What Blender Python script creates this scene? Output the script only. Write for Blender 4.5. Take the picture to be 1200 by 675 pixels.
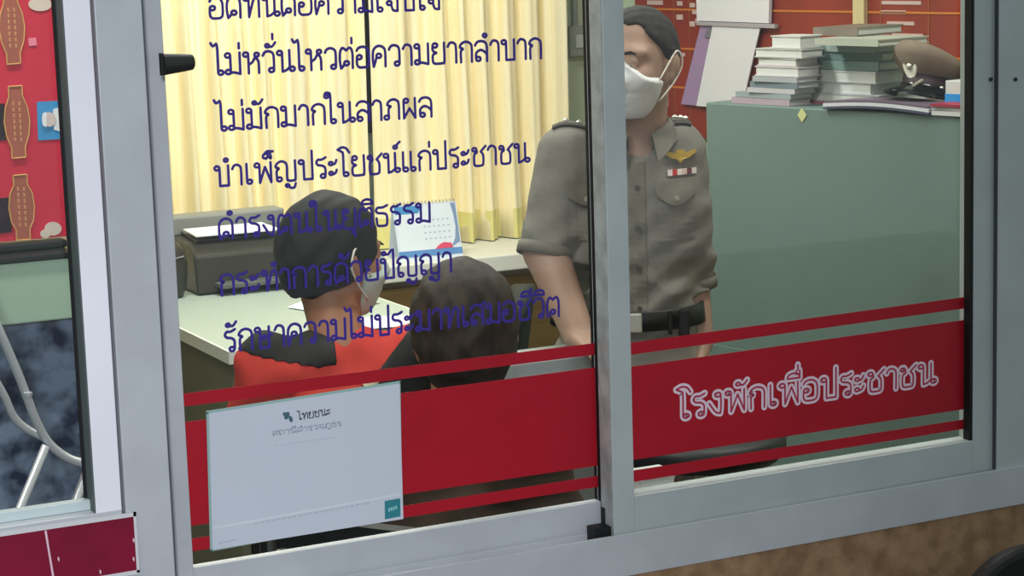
import bpy, bmesh, math, random
import numpy as np
from mathutils import Vector, Matrix

for o in list(bpy.data.objects):
    bpy.data.objects.remove(o)
S = bpy.context.scene
COL = S.collection
random.seed(7)
rng = np.random.default_rng(7)
PI = math.pi

# ------------------------------------------------------------------ camera
FPX = 2500.0
yaw, pitch, roll = [math.radians(a) for a in (26.19, 9.3755, 1.8103)]
FW = Vector((math.sin(yaw)*math.cos(pitch), math.cos(yaw)*math.cos(pitch), -math.sin(pitch)))
_r0 = FW.cross(Vector((0, 0, 1))).normalized()
_d0 = FW.cross(_r0)
CR = _r0*math.cos(roll) + _d0*math.sin(roll)
CD = _d0*math.cos(roll) - _r0*math.sin(roll)
CAM = Vector((-1.5536, -2.8601, 1.75))
cd = bpy.data.cameras.new('camera')
cd.sensor_width = 36.0
cd.lens = FPX/1200*36.0
cd.clip_start = 0.05
cam = bpy.data.objects.new('camera', cd)
COL.objects.link(cam)
M = Matrix.Identity(4)
for i in range(3):
    M[i][0] = CR[i]; M[i][1] = -CD[i]; M[i][2] = -FW[i]; M[i][3] = CAM[i]
cam.matrix_world = M
S.camera = cam


def ray(x, y):
    return FW + CR*((x-600)/FPX) + CD*((y-337.5)/FPX)


def at(x, y, Y):
    """photo pixel -> point on the vertical plane at depth Y"""
    v = ray(x, y)
    return CAM + v*((Y-CAM.y)/v.y)


def atz(x, y, z):
    """photo pixel -> point on the horizontal plane at height z"""
    v = ray(x, y)
    return CAM + v*((z-CAM.z)/v.z)


# ------------------------------------------------------------------ world, lights, exposure
W = bpy.data.worlds.new('sky')
S.world = W
W.use_nodes = True
bg = W.node_tree.nodes['Background']
bg.inputs[0].default_value = (0.70, 0.80, 0.82, 1)
bg.inputs[1].default_value = 0.38
S.view_settings.view_transform = 'Standard'
S.view_settings.look = 'None'
S.view_settings.gamma = 1
S.view_settings.exposure = 0.55
S.view_settings.use_curve_mapping = False


def area_light(name, loc, target, size, power, col, size_y=None):
    l = bpy.data.lights.new(name, 'AREA')
    l.energy = power
    l.color = col
    l.size = size
    if size_y:
        l.shape = 'RECTANGLE'
        l.size_y = size_y
    o = bpy.data.objects.new(name, l)
    COL.objects.link(o)
    o.location = loc
    o.rotation_euler = (Vector(target)-Vector(loc)).to_track_quat('-Z', 'Y').to_euler()
    return o


# unseen spot added behind the camera to brighten mostly on the left of the front
sl = bpy.data.lights.new('added_front_spot', 'SPOT')
sl.energy = 400
sl.color = (0.92, 0.92, 1.0)
sl.spot_size = math.radians(44)
sl.spot_blend = 1.0
sl.shadow_soft_size = 0.25
so = bpy.data.objects.new('added_front_spot', sl)
COL.objects.link(so)
so.location = (-2.3, -4.6, 2.5)
so.rotation_euler = (Vector((-1.15, 0, 0.75))-so.location).to_track_quat('-Z', 'Y').to_euler()
# fluorescent tubes on the room's ceiling
area_light('tube_light', (0.4, 2.15, 2.66), (0.4, 2.15, 0), 1.2, 32, (1.0, 0.98, 0.91), 0.12)
area_light('tube_light', (1.25, 0.75, 2.66), (1.25, 0.75, 0), 1.2, 15, (1.0, 0.99, 0.95), 0.12)  # unseen tube added to brighten the right of the room
area_light('tube_light', (-0.9, 0.45, 2.66), (-0.9, 0.45, 0), 1.2, 18, (1.0, 0.98, 0.92), 0.12)


# ------------------------------------------------------------------ materials
def lin(c):
    return tuple((v/255/12.92 if v/255 <= 0.04045 else ((v/255+0.055)/1.055)**2.4) for v in c)


_mats = {}


def mat(name, rgb, rough=0.6, metal=0.0, var=0.0, scale=20.0, rgb2=None, bump=0.0, spec=0.4, detail=4.0, stretch=None, emit=None):
    if name in _mats:
        return _mats[name]
    m = bpy.data.materials.new(name)
    m.use_nodes = True
    nt = m.node_tree
    b = nt.nodes['Principled BSDF']
    c = lin(rgb)
    b.inputs['Base Color'].default_value = (*c, 1)
    b.inputs['Roughness'].default_value = rough
    b.inputs['Metallic'].default_value = metal
    b.inputs['Specular IOR Level'].default_value = spec
    if var or rgb2 or bump:
        tc = nt.nodes.new('ShaderNodeTexCoord')
        src = tc.outputs['Object']
        if stretch:
            mp = nt.nodes.new('ShaderNodeMapping')
            mp.inputs['Scale'].default_value = stretch
            nt.links.new(src, mp.inputs[0])
            src = mp.outputs[0]
        n = nt.nodes.new('ShaderNodeTexNoise')
        n.inputs['Scale'].default_value = scale
        n.inputs['Detail'].default_value = detail
        nt.links.new(src, n.inputs['Vector'])
        if var or rgb2:
            r = nt.nodes.new('ShaderNodeValToRGB')
            if rgb2:
                c2 = lin(rgb2)
            else:
                c2 = tuple(v*(1-var) for v in c)
            r.color_ramp.elements[0].position = 0.36
            r.color_ramp.elements[1].position = 0.64
            r.color_ramp.elements[0].color = (*c2, 1)
            r.color_ramp.elements[1].color = (*c, 1)
            nt.links.new(n.outputs['Fac'], r.inputs[0])
            nt.links.new(r.outputs[0], b.inputs['Base Color'])
        if bump:
            bp = nt.nodes.new('ShaderNodeBump')
            bp.inputs['Strength'].default_value = bump
            bp.inputs['Distance'].default_value = 0.01
            nt.links.new(n.outputs['Fac'], bp.inputs['Height'])
            nt.links.new(bp.outputs[0], b.inputs['Normal'])
    if emit:
        b.inputs['Emission Color'].default_value = (*lin(rgb), 1)
        b.inputs['Emission Strength'].default_value = emit
    _mats[name] = m
    return m


def glass_mat():
    m = bpy.data.materials.new('window_glass')
    m.use_nodes = True
    nt = m.node_tree
    nt.nodes.clear()
    out = nt.nodes.new('ShaderNodeOutputMaterial')
    mix = nt.nodes.new('ShaderNodeMixShader')
    tr = nt.nodes.new('ShaderNodeBsdfTransparent')
    tr.inputs[0].default_value = (0.95, 0.975, 0.965, 1)
    gl = nt.nodes.new('ShaderNodeBsdfGlossy')
    gl.inputs['Roughness'].default_value = 0.02
    geo = nt.nodes.new('ShaderNodeNewGeometry')
    dot = nt.nodes.new('ShaderNodeVectorMath'); dot.operation = 'DOT_PRODUCT'
    ab = nt.nodes.new('ShaderNodeMath'); ab.operation = 'ABSOLUTE'
    om = nt.nodes.new('ShaderNodeMath'); om.operation = 'SUBTRACT'; om.inputs[0].default_value = 1.0
    pw = nt.nodes.new('ShaderNodeMath'); pw.operation = 'POWER'; pw.inputs[1].default_value = 5.0
    ma = nt.nodes.new('ShaderNodeMath'); ma.operation = 'MULTIPLY_ADD'
    ma.inputs[1].default_value = 0.95; ma.inputs[2].default_value = 0.032
    L = nt.links.new
    L(geo.outputs['Incoming'], dot.inputs[0]); L(geo.outputs['Normal'], dot.inputs[1])
    L(dot.outputs['Value'], ab.inputs[0]); L(ab.outputs[0], om.inputs[1])
    L(om.outputs[0], pw.inputs[0]); L(pw.outputs[0], ma.inputs[0])
    L(ma.outputs[0], mix.inputs[0]); L(tr.outputs[0], mix.inputs[1]); L(gl.outputs[0], mix.inputs[2])
    L(mix.outputs[0], out.inputs[0])
    return m


GLASS = glass_mat()
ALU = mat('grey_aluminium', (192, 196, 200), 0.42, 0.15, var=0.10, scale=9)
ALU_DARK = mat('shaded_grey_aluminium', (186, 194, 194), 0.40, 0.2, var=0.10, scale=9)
WHITE_ALU = mat('white_powder_coat', (238, 238, 246), 0.5, 0, var=0.05, scale=6)
RUBBER = mat('black_rubber', (12, 14, 16), 0.6)
RED_VINYL = mat('red_vinyl', (172, 10, 34), 0.45, var=0.12, scale=5)
MAROON = mat('maroon_vinyl', (132, 18, 52), 0.35, var=0.2, scale=12)
BLUE_VINYL = mat('blue_violet_vinyl', (56, 40, 136), 0.5)
WHITE_VINYL = mat('white_vinyl', (228, 205, 218), 0.5)


# ------------------------------------------------------------------ mesh helpers
class MB:
    def __init__(self):
        self.v = []
        self.f = []

    def add(self, vs, fs):
        n = len(self.v)
        self.v += [tuple(p) for p in vs]
        self.f += [tuple(i+n for i in f) for f in fs]
        return self

    def box(self, a, b):
        x0, y0, z0 = a
        x1, y1, z1 = b
        x0, x1 = min(x0, x1), max(x0, x1)
        y0, y1 = min(y0, y1), max(y0, y1)
        z0, z1 = min(z0, z1), max(z0, z1)
        return self.add([(x0, y0, z0), (x1, y0, z0), (x1, y1, z0), (x0, y1, z0), (x0, y0, z1), (x1, y0, z1), (x1, y1, z1), (x0, y1, z1)],
                        [(0, 3, 2, 1), (4, 5, 6, 7), (0, 1, 5, 4), (1, 2, 6, 5), (2, 3, 7, 6), (3, 0, 4, 7)])

    def prism(self, pts, vec):
        """closed polygon pts extruded by vec"""
        n = len(pts)
        vec = Vector(vec)
        a = [Vector(p) for p in pts]
        b = [p+vec for p in a]
        fs = [tuple(range(n))[::-1], tuple(range(n, 2*n))]
        fs += [(i, (i+1) % n, (i+1) % n+n, i+n) for i in range(n)]
        return self.add(a+b, fs)

    def tube(self, pts, r, n=10, cap=True):
        pts = [Vector(p) for p in pts]
        rs = r if isinstance(r, (list, tuple)) else [r]*len(pts)
        rings = []
        up = None
        for i, p in enumerate(pts):
            t = (pts[min(i+1, len(pts)-1)]-pts[max(i-1, 0)]).normalized()
            if up is None:
                up = t.orthogonal().normalized()
            up = (up - t*up.dot(t))
            up = up.normalized() if up.length > 1e-6 else t.orthogonal().normalized()
            s = t.cross(up)
            rings.append([p+(up*math.cos(2*PI*k/n)+s*math.sin(2*PI*k/n))*rs[i] for k in range(n)])
        vs = [q for rg in rings for q in rg]
        fs = []
        for i in range(len(pts)-1):
            for k in range(n):
                fs.append((i*n+k, i*n+(k+1) % n, (i+1)*n+(k+1) % n, (i+1)*n+k))
        if cap:
            fs.append(tuple(range(n))[::-1])
            fs.append(tuple((len(pts)-1)*n+k for k in range(n)))
        return self.add(vs, fs)

    def lathe(self, prof, c, n=32, sx=1, sy=1):
        c = Vector(c)
        vs, fs = [], []
        for (r, z) in prof:
            for k in range(n):
                a = 2*PI*k/n
                vs.append(c+Vector((r*sx*math.cos(a), r*sy*math.sin(a), z)))
        for i in range(len(prof)-1):
            for k in range(n):
                fs.append((i*n+k, i*n+(k+1) % n, (i+1)*n+(k+1) % n, (i+1)*n+k))
        fs.append(tuple(range(n))[::-1])
        fs.append(tuple((len(prof)-1)*n+k for k in range(n)))
        return self.add(vs, fs)

    def grid(self, P, thick=0.0, nrm=None):
        """P[i][j] grid of points; optional thickness along nrm"""
        a, b = len(P), len(P[0])
        vs = [p for row in P for p in row]
        fs = [(i*b+j, i*b+j+1, (i+1)*b+j+1, (i+1)*b+j) for i in range(a-1) for j in range(b-1)]
        if thick:
            nv = Vector(nrm)*thick
            n = len(vs)
            vs2 = [Vector(p)+nv for p in vs]
            fs2 = [tuple(k+n for k in f[::-1]) for f in fs]
            edge = [(i*b, (i+1)*b) for i in range(a-1)] + [((i+1)*b+b-1, i*b+b-1) for i in range(a-1)]
            edge += [(j+1, j) for j in range(b-1)] + [((a-1)*b+j, (a-1)*b+j+1) for j in range(b-1)]
            fs2 += [(e[0], e[1], e[1]+n, e[0]+n) for e in edge]
            vs = vs+vs2
            fs = fs+fs2
        return self.add(vs, fs)

    def build(self, name, m, parent=None, bevel=0.0, smooth=False, solid=0.0):
        me = bpy.data.meshes.new(name)
        me.from_pydata([tuple(p) for p in self.v], [], self.f)
        me.update()
        bm = bmesh.new()
        bm.from_mesh(me)
        bmesh.ops.recalc_face_normals(bm, faces=bm.faces)
        bm.to_mesh(me)
        bm.free()
        o = bpy.data.objects.new(name, me)
        COL.objects.link(o)
        if m:
            me.materials.append(m)
        if smooth:
            me.polygons.foreach_set('use_smooth', [True]*len(me.polygons))
        if solid:
            s = o.modifiers.new('solidify', 'SOLIDIFY')
            s.thickness = solid
        if bevel:
            bv = o.modifiers.new('bevel', 'BEVEL')
            bv.width = bevel
            bv.segments = 2
            bv.limit_method = 'ANGLE'
        if parent:
            o.parent = parent
        return o


def tag(o, label, cat, group=None):
    o['label'] = label
    o['category'] = cat
    if group:
        o['group'] = group
    return o


def struct(o):
    o['kind'] = 'structure'
    return o


def empty(name, loc=(0, 0, 0), rz=0.0):
    o = bpy.data.objects.new(name, None)
    COL.objects.link(o)
    o.location = loc
    o.rotation_euler = (0, 0, rz)
    o.empty_display_size = 0.05
    return o


def part_label(o, t):
    o['label'] = t
    return o


# ------------------------------------------------------------------ smooth implicit surfaces for people and cloth
def smin(a, b, k):
    h = np.clip(0.5+0.5*(b-a)/k, 0, 1)
    return b*(1-h)+a*h-k*h*(1-h)


def d_cone(P, a, b, r0, r1, flat=1.0):
    a = np.array(a, float); b = np.array(b, float)
    q = P-a
    ab = b-a
    if flat != 1.0:
        q = q*np.array([1, 1/flat, 1]); ab = ab*np.array([1, 1/flat, 1])
    t = np.clip((q@ab)/(ab@ab+1e-12), 0, 1)
    d = np.linalg.norm(q-t[..., None]*ab, axis=-1)
    return (d-(r0+(r1-r0)*t))*(min(1, flat) if flat < 1 else 1.0)


def d_ell(P, c, r, R=None):
    q = P-np.array(c, float)
    if R is not None:
        q = q@R
    r = np.array(r, float)
    k0 = np.linalg.norm(q/r, axis=-1)
    k1 = np.linalg.norm(q/(r*r), axis=-1)+1e-9
    return k0*(k0-1)/k1


def sdf(elems, P):
    """elems: ('c',a,b,r0,r1,flat) | ('e',c,r,R); 7th/5th item optional k"""
    D = np.full(P.shape[:-1], 0.3)
    for e in elems:
        if e[0] == 'c':
            d = d_cone(P, *e[1:6])
            k = e[6]
        else:
            d = d_ell(P, *e[1:4])
            k = e[4]
        D = smin(D, d, k)
    return D


def C(a, b, r0, r1, flat=1.0, k=0.02):
    return ('c', tuple(a), tuple(b), r0, r1, flat, k)


def EL(c, r, R=None, k=0.02):
    return ('e', tuple(c), tuple(r), R, k)


def bounds(elems, pad):
    lo = np.full(3, 9.0); hi = -lo
    for e in elems:
        if e[0] == 'c':
            m = max(e[3], e[4])*1.05
            pts = [np.array(e[1]), np.array(e[2])]
        else:
            m = max(e[2]); pts = [np.array(e[1])]
        for p in pts:
            lo = np.minimum(lo, p-m); hi = np.maximum(hi, p+m)
    return lo-pad, hi+pad


def isosurface(fn, lo, hi, h):
    """naive surface nets of fn(P) over a box, in slabs"""
    n = [int(math.ceil((hi[i]-lo[i])/h))+1 for i in range(3)]
    ax = [lo[i]+h*np.arange(n[i]) for i in range(3)]
    D = np.empty(n, np.float32)
    step = 24
    for s in range(0, n[2], step):
        G = np.stack(np.meshgrid(ax[0], ax[1], ax[2][s:s+step], indexing='ij'), -1)
        D[:, :, s:s+step] = fn(G)
    neg = D < 0
    c = np.zeros([m-1 for m in n], np.int8)
    for i in (0, 1):
        for j in (0, 1):
            for k in (0, 1):
                c += neg[i:n[0]-1+i, j:n[1]-1+j, k:n[2]-1+k]
    act = (c > 0) & (c < 8)
    idx = np.argwhere(act)
    vid = -np.ones(act.shape, np.int64)
    vid[tuple(idx.T)] = np.arange(len(idx))
    acc = np.zeros((len(idx), 3)); cnt = np.zeros(len(idx))
    corners = [(i, j, k) for i in (0, 1) for j in (0, 1) for k in (0, 1)]
    for a in corners:
        for axis in range(3):
            if a[axis]:
                continue
            b = list(a); b[axis] = 1
            da = D[tuple((idx+np.array(a)).T)]
            db = D[tuple((idx+np.array(b)).T)]
            m = (da < 0) != (db < 0)
            t = np.where(m, da/np.where(m, da-db, 1), 0)
            p = np.tile(np.array(a, float), (len(idx), 1))
            p[:, axis] += t
            acc[m] += p[m]
            cnt[m] += 1
    V = (idx+acc/np.maximum(cnt, 1)[:, None])*h+np.array(lo)
    F = []
    for axis in range(3):
        u, w = (axis+1) % 3, (axis+2) % 3
        sl0 = [slice(None)]*3; sl1 = [slice(None)]*3
        sl0[axis] = slice(0, n[axis]-1); sl1[axis] = slice(1, n[axis])
        a = neg[tuple(sl0)]; b = neg[tuple(sl1)]
        cr = np.argwhere(a != b)
        ok = (cr[:, u] > 0) & (cr[:, w] > 0) & (cr[:, u] < n[u]-1) & (cr[:, w] < n[w]-1)
        cr = cr[ok]
        flip = a[tuple(cr.T)]
        q = []
        for du, dw in ((-1, -1), (0, -1), (0, 0), (-1, 0)):
            t = cr.copy(); t[:, u] += du; t[:, w] += dw
            q.append(vid[tuple(t.T)])
        q = np.stack(q, 1)
        q[~flip] = q[~flip][:, ::-1]
        F.append(q)
    return V, np.concatenate(F)


def sculpt(name, fn, lo, hi, h, m, parent=None):
    V, F = isosurface(fn, lo, hi, h)
    me = bpy.data.meshes.new(name)
    me.from_pydata(V.tolist(), [], F.tolist())
    me.update()
    me.polygons.foreach_set('use_smooth', [True]*len(me.polygons))
    me.materials.append(m)
    o = bpy.data.objects.new(name, me)
    COL.objects.link(o)
    if parent:
        o.parent = parent
    return o


# ------------------------------------------------------------------ Thai lettering drawn as pen strokes
def _cr(pts, n=6):
    """Catmull-Rom through pts"""
    P = [np.array(p, float) for p in pts]
    if len(P) == 2:
        return P
    out = []
    Q = [2*P[0]-P[1]]+P+[2*P[-1]-P[-2]]
    for i in range(1, len(Q)-2):
        for k in range(n):
            t = k/n
            a, b, c, d = Q[i-1], Q[i], Q[i+1], Q[i+2]
            out.append(0.5*((2*b)+(c-a)*t+(2*a-5*b+4*c-d)*t*t+(3*b-a-3*c+d)*t**3))
    out.append(P[-1])
    return out


def O(x, y, r=0.1):
    return ('o', x, y, r)


# a stroke is a list of points; None inside it marks a sharp corner at the point before it
G = {
 'ก': (.62, [[(.08, 0), (.08, .52), (.17, .65), (.04, .74), (.12, .92), (.3, 1), (.48, .92), (.55, .72), (.55, 0)]]),
 'ค': (.64, [O(.29, .52), [(.2, .46), (.13, .2), (.07, 0)], [(.07, 0), (.04, .35), (.06, .75), (.16, .94), (.31, 1), (.47, .93), (.56, .72), (.56, 0)]]),
 'ว': (.54, [[(.03, .8), (.11, .95), (.25, 1), (.4, .93), (.46, .74), (.46, .1)], O(.36, .1)]),
 'า': (.46, [[(.03, .8), (.1, .95), (.2, 1), (.33, .93), (.38, .74), (.38, 0)]]),
 'ม': (.66, [O(.11, .89), [(.21, .9), (.21, .1)], O(.11, .11), [(.14, .01), (.3, .08), (.58, 0)], [(.58, 0), (.58, 1)]]),
 'น': (.70, [O(.11, .89), [(.21, .9), (.21, 0)], [(.21, 0), (.36, .06), (.5, .2)], O(.6, .11), [(.5, .1), (.5, 1)]]),
 'ท': (.68, [O(.11, .89), [(.21, .9), (.21, 0)], [(.21, 0), (.3, .4), (.42, .86), (.52, .99), (.6, .88), (.61, .7), (.61, 0)]]),
 'ห': (.70, [O(.11, .89), [(.21, .9), (.21, 0)], [(.21, .4), (.36, .52), (.47, .74)], O(.54, .86, .09), [(.47, .76), (.58, .6), (.61, .42), (.61, 0)]]),
 'บ': (.64, [O(.11, .89), [(.21, .9), (.21, 0)], [(.21, 0), (.56, 0)], [(.56, 0), (.56, 1)]]),
 'ป': (.64, [O(.11, .89), [(.21, .9), (.21, 0)], [(.21, 0), (.56, 0)], [(.56, 0), (.56, 1.42)]]),
 'ษ': (.72, [O(.11, .89), [(.21, .9), (.21, 0)], [(.21, 0), (.56, 0)], [(.56, 0), (.56, 1)], O(.38, .5, .08), [(.46, .46), (.68, .62)]]),
 'ผ': (.66, [O(.18, .89), [(.08, .9), (.08, 0)], [(.08, 0), (.32, .5)], [(.32, .5), (.56, 0)], [(.56, 0), (.56, 1)]]),
 'พ': (.78, [O(.11, .89), [(.21, .9), (.21, 0)], [(.21, 0), (.44, .78)], [(.44, .78), (.67, 0)], [(.67, 0), (.67, 1)]]),
 'ภ': (.70, [O(.1, .1), [(.19, .1), (.19, .52), (.28, .65), (.14, .74), (.22, .92), (.4, 1), (.56, .92), (.62, .74), (.62, 0)]]),
 'ถ': (.64, [O(.18, .1), [(.08, .1), (.08, .52), (.17, .65), (.04, .74), (.12, .92), (.3, 1), (.48, .92), (.56, .74), (.56, 0)]]),
 'ด': (.64, [O(.31, .24), [(.22, .2), (.15, .08), (.08, 0)], [(.08, 0), (.04, .35), (.06, .75), (.16, .94), (.31, 1), (.47, .93), (.56, .72), (.56, 0)]]),
 'ต': (.64, [O(.31, .24), [(.22, .2), (.15, .08), (.08, 0)], [(.08, 0), (.04, .35), (.06, .78), (.16, .98), (.31, .86)], [(.31, .86), (.46, .98), (.56, .74), (.56, 0)]]),
 'อ': (.62, [O(.15, .5), [(.05, .5), (.05, .16), (.13, .02), (.3, 0), (.46, .03), (.54, .2), (.54, .72), (.45, .93), (.29, 1), (.12, .94), (.05, .82)]]),
 'ธ': (.58, [[(.52, 1.04), (.32, .94), (.13, .94), (.05, .8), (.13, .67), (.4, .62), (.5, .48), (.5, .1), (.43, 0), (.16, 0), (.09, .1), (.07, .4)]]),
 'ร': (.50, [[(.44, 1.04), (.27, .94), (.12, .94), (.05, .8), (.12, .67), (.3, .62), (.41, .48), (.41, .12)], O(.31, .1)]),
 'ย': (.64, [O(.17, .89), [(.07, .88), (.07, .65), (.22, .52)], [(.22, .52), (.08, .42), (.07, .12), (.15, 0), (.46, 0), (.56, .1), (.56, 1)]]),
 'ล': (.62, [[(.03, .8), (.12, .95), (.29, 1), (.46, .93), (.54, .72), (.54, 0)], O(.16, .12), [(.06, .13), (.08, .42), (.26, .56), (.44, .46), (.54, .32)]]),
 'ส': (.64, [[(.03, .8), (.12, .95), (.29, 1), (.46, .93), (.54, .72), (.54, 0)], O(.16, .12), [(.06, .13), (.08, .42), (.26, .56), (.44, .46), (.54, .32)], [(.46, .92), (.64, 1.12)]]),
 'ง': (.54, [O(.34, .89), [(.44, .89), (.45, .4), (.42, 0)], [(.42, 0), (.25, .1), (.04, .52)]]),
 'จ': (.60, [[(.03, .8), (.12, .95), (.29, 1), (.45, .93), (.52, .72), (.52, 0)], [(.52, 0), (.34, .04), (.26, .3)], O(.18, .4)]),
 'ช': (.66, [O(.13, .86, .09), [(.22, .86), (.24, .7), (.13, .58), (.12, .12), (.19, 0), (.44, 0), (.52, .1), (.52, .55), (.42, .74)], [(.42, .74), (.64, 1.02)]]),
 'ญ': (.94, [O(.18, .1), [(.08, .1), (.08, .52), (.17, .65), (.04, .74), (.12, .92), (.28, 1), (.44, .92), (.5, .74), (.5, .1), (.58, 0), (.76, 0), (.84, .1), (.84, 1)], O(.5, -.24, .07), [(.57, -.24), (.62, -.36), (.78, -.36), (.84, -.16)]]),
 'เ': (.36, [[(.1, 1), (.1, .1)], O(.2, .1)]),
 'แ': (.68, [[(.1, 1), (.1, .1)], O(.2, .1), [(.43, 1), (.43, .1)], O(.53, .1)]),
 'โ': (.42, [[(.42, 1.2), (.3, 1.42), (.12, 1.48), (-.06, 1.38)], [(-.06, 1.38), (.1, 1.26), (.16, 1.1), (.16, .1)], O(.26, .1)]),
 'ไ': (.36, [[(-.12, 1.5), (-.04, 1.36), (.1, 1.46)], [(.1, 1.46), (.13, 1.2), (.13, .1)], O(.23, .1)]),
 'ใ': (.38, [O(-.02, 1.36, .08), [(-.1, 1.36), (-.06, 1.52), (.08, 1.52), (.14, 1.34), (.14, .1)], O(.24, .1)]),
 'ะ': (.42, [O(.1, .7, .08), [(.16, .64), (.28, .7), (.34, .86)], O(.1, .2, .08), [(.16, .14), (.28, .2), (.34, .36)]]),
 'ฯ': (.4, [[(.05, .8), (.2, .6), (.35, .9)]]),
}
MARK = {
 'ั': [O(-.3, 1.26, .075), [(-.23, 1.21), (-.1, 1.22), (.02, 1.4)]],
 '่': [[(-.08, 1.2), (-.08, 1.44)]],
 '้': [O(-.3, 1.36, .07), [(-.23, 1.34), (-.26, 1.22), (-.1, 1.24), (.04, 1.46)]],
 '็': [[(-.26, 1.2), (-.38, 1.26), (-.34, 1.42), (-.08, 1.42)], [(-.26, 1.2), (-.18, 1.3), (-.08, 1.2), (-.06, 1.3)], [(-.34, 1.42), (-.2, 1.56), (.02, 1.54)]],
 'ิ': [[(-.46, 1.18), (-.42, 1.34), (-.24, 1.42), (-.06, 1.34), (-.02, 1.18)], [(-.02, 1.18), (-.46, 1.18)]],
 'ี': [[(-.46, 1.18), (-.42, 1.34), (-.24, 1.42), (-.06, 1.34), (-.02, 1.18)], [(-.02, 1.18), (-.46, 1.18)], [(-.02, 1.18), (-.02, 1.52)]],
 'ื': [[(-.46, 1.18), (-.42, 1.34), (-.24, 1.42), (-.06, 1.34), (-.02, 1.18)], [(-.02, 1.18), (-.46, 1.18)], [(-.02, 1.18), (-.02, 1.52)], [(-.14, 1.36), (-.14, 1.52)]],
 '์': [O(-.16, 1.3, .08), [(-.13, 1.37), (.04, 1.56)]],
 'ุ': [O(-.14, -.2, .06), [(-.08, -.18), (-.07, -.42)]],
 'ู': [O(-.3, -.2, .06), [(-.24, -.18), (-.22, -.4), (-.07, -.4), (-.07, -.15)]],
}
NARROW = set()


def lay_text(txt):
    """list of polylines in letter units, and the total advance"""
    x = 0.0
    res = []

    def put(strokes, dx, dy=0.0):
        for s in strokes:
            if s[0] == 'o':
                _, cx, cy, r = s
                res.append([np.array((cx+dx+r*math.cos(a), cy+dy+r*math.sin(a))) for a in np.linspace(0, 2*PI, 15)])
            else:
                res.append([p+np.array((dx, dy)) for p in _cr(s)])
    upper = False
    tall = 0.0
    for i, ch in enumerate(txt):
        if ch in G:
            w, st = G[ch]
            put(st, x)
            x += w+0.05
            upper = False
            tall = -.16 if ch in 'ป' else 0.0
        elif ch == 'ำ':
            put([O(-.16, 1.27, .08)], x-0.05)
            put(G['า'][1], x)
            x += G['า'][0]+.05
        elif ch in MARK:
            dy = 0.0
            if ch in '่้์' and upper:
                dy = 0.36
            put(MARK[ch], x-0.07+tall, dy)
            if ch in 'ัิีื็':
                upper = True
        elif ch == ' ':
            x += 0.4
    return res, x


def ribbon(mb, line, hw, to3):
    P = [np.array(p, float) for p in line]
    n = len(P)
    L, R = [], []
    for i in range(n):
        t = P[min(i+1, n-1)]-P[max(i-1, 0)]
        if i == 0 and np.allclose(P[0], P[-1]):
            t = P[1]-P[-2]
        if i == n-1 and np.allclose(P[0], P[-1]):
            t = P[1]-P[-2]
        t = t/(np.linalg.norm(t)+1e-9)
        nn = np.array((-t[1], t[0]))
        L.append(P[i]+nn*hw)
        R.append(P[i]-nn*hw)
    mb.add([to3(p) for p in L+R], [(i, i+n, i+1+n, i+1) for i in range(n-1)])
    if not np.allclose(P[0], P[-1]):
        for p in (P[0], P[-1]):
            t = P[1]-P[0] if p is P[0] else P[-2]-P[-1]
            a0 = math.atan2(-t[1], -t[0])
            mb.add([to3(p+hw*np.array((math.cos(a0+a), math.sin(a0+a)))) for a in np.linspace(-PI/2, PI/2, 8)], [tuple(range(8))])


def letter_row(name, txt, p_left, p_right, xh, y, m, hw=0.055, parent=None, nrm=(0, -1, 0), dy=0.0):
    """pen lettering from baseline point p_left to p_right (world), letter height xh in metres"""
    a, b = Vector(p_left), Vector(p_right)
    lines, adv = lay_text(txt)
    ux = (b-a)/(adv-.08)
    n = Vector(nrm)
    uz = ux.cross(n).normalized()
    if uz.z < 0:
        uz = -uz
    sx = ux.length
    mb = MB()
    for k, ln in enumerate(lines):
        # widths stay even: draw in metres; overlapping strokes lie a hair apart
        dk = dy+2.5e-5*(k % 9)
        mb_line = [np.array((p[0]*sx, p[1]*xh)) for p in ln]
        ribbon(mb, mb_line, hw*xh, lambda p: a+ux.normalized()*float(p[0])+uz*float(p[1])+n*dk)
    return mb.build(name, m, parent)


# ================================================================== THE SETTING
WALL_IN = mat('interior_wall_paint', (188, 204, 178), 0.8, var=0.05, scale=3)
BROWN = mat('brown_rough_render', (160, 128, 96), 0.85, rgb2=(130, 100, 72), scale=28, bump=0.5, detail=6)
HEAD = 2.15                              # head of the openings, above the photo's frame
Z_LIP = at(722, 628, -.05).z             # top of the sill's front lip
Z_BOT = at(1000, 627, -.05).z            # underside of the sill
XJ0 = at(131, 337, -.045).x              # left edge of the left jamb
XJ1 = at(186, 337, -.045).x
XR0 = at(1168, 337, -.045).x             # right jamb
XR1 = XR0+.085
YB = 3.4                                 # back wall

fl = struct(MB().box((-3.4, .05, -.05), (2.7, YB, 0)).build('floor', mat('floor_tiles', (120, 116, 108), 0.4, var=.15, scale=4)))
ce = struct(MB().box((-3.4, -.08, 2.7), (2.7, YB, 2.75)).build('ceiling', mat('ceiling_paint', (225, 225, 218), 0.8)))
gr = struct(MB().box((-6, -7, -.06), (6, -.08, 0)).build('ground', mat('concrete_paving', (110, 108, 104), 0.9, var=.25, scale=6)))
struct(MB().box((-3.4, YB, 0), (2.7, YB+.1, 2.7)).build('wall_back', WALL_IN))
struct(MB().box((-3.5, -.08, 0), (-3.4, YB+.1, 2.7)).build('wall_left', WALL_IN))
mb = MB()
RW0 = Vector((1.98, YB, 0))
RW1 = Vector((2.56, -.03, 0))
dr = (RW1-RW0).normalized()
nr = Vector((-dr.y, dr.x, 0))
if nr.x < 0:
    nr = -nr
mb.prism([RW0, RW1, RW1+nr*.1, RW0+nr*.1], (0, 0, 2.7))
struct(mb.build('wall_right', WALL_IN))
mb = MB()
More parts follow.
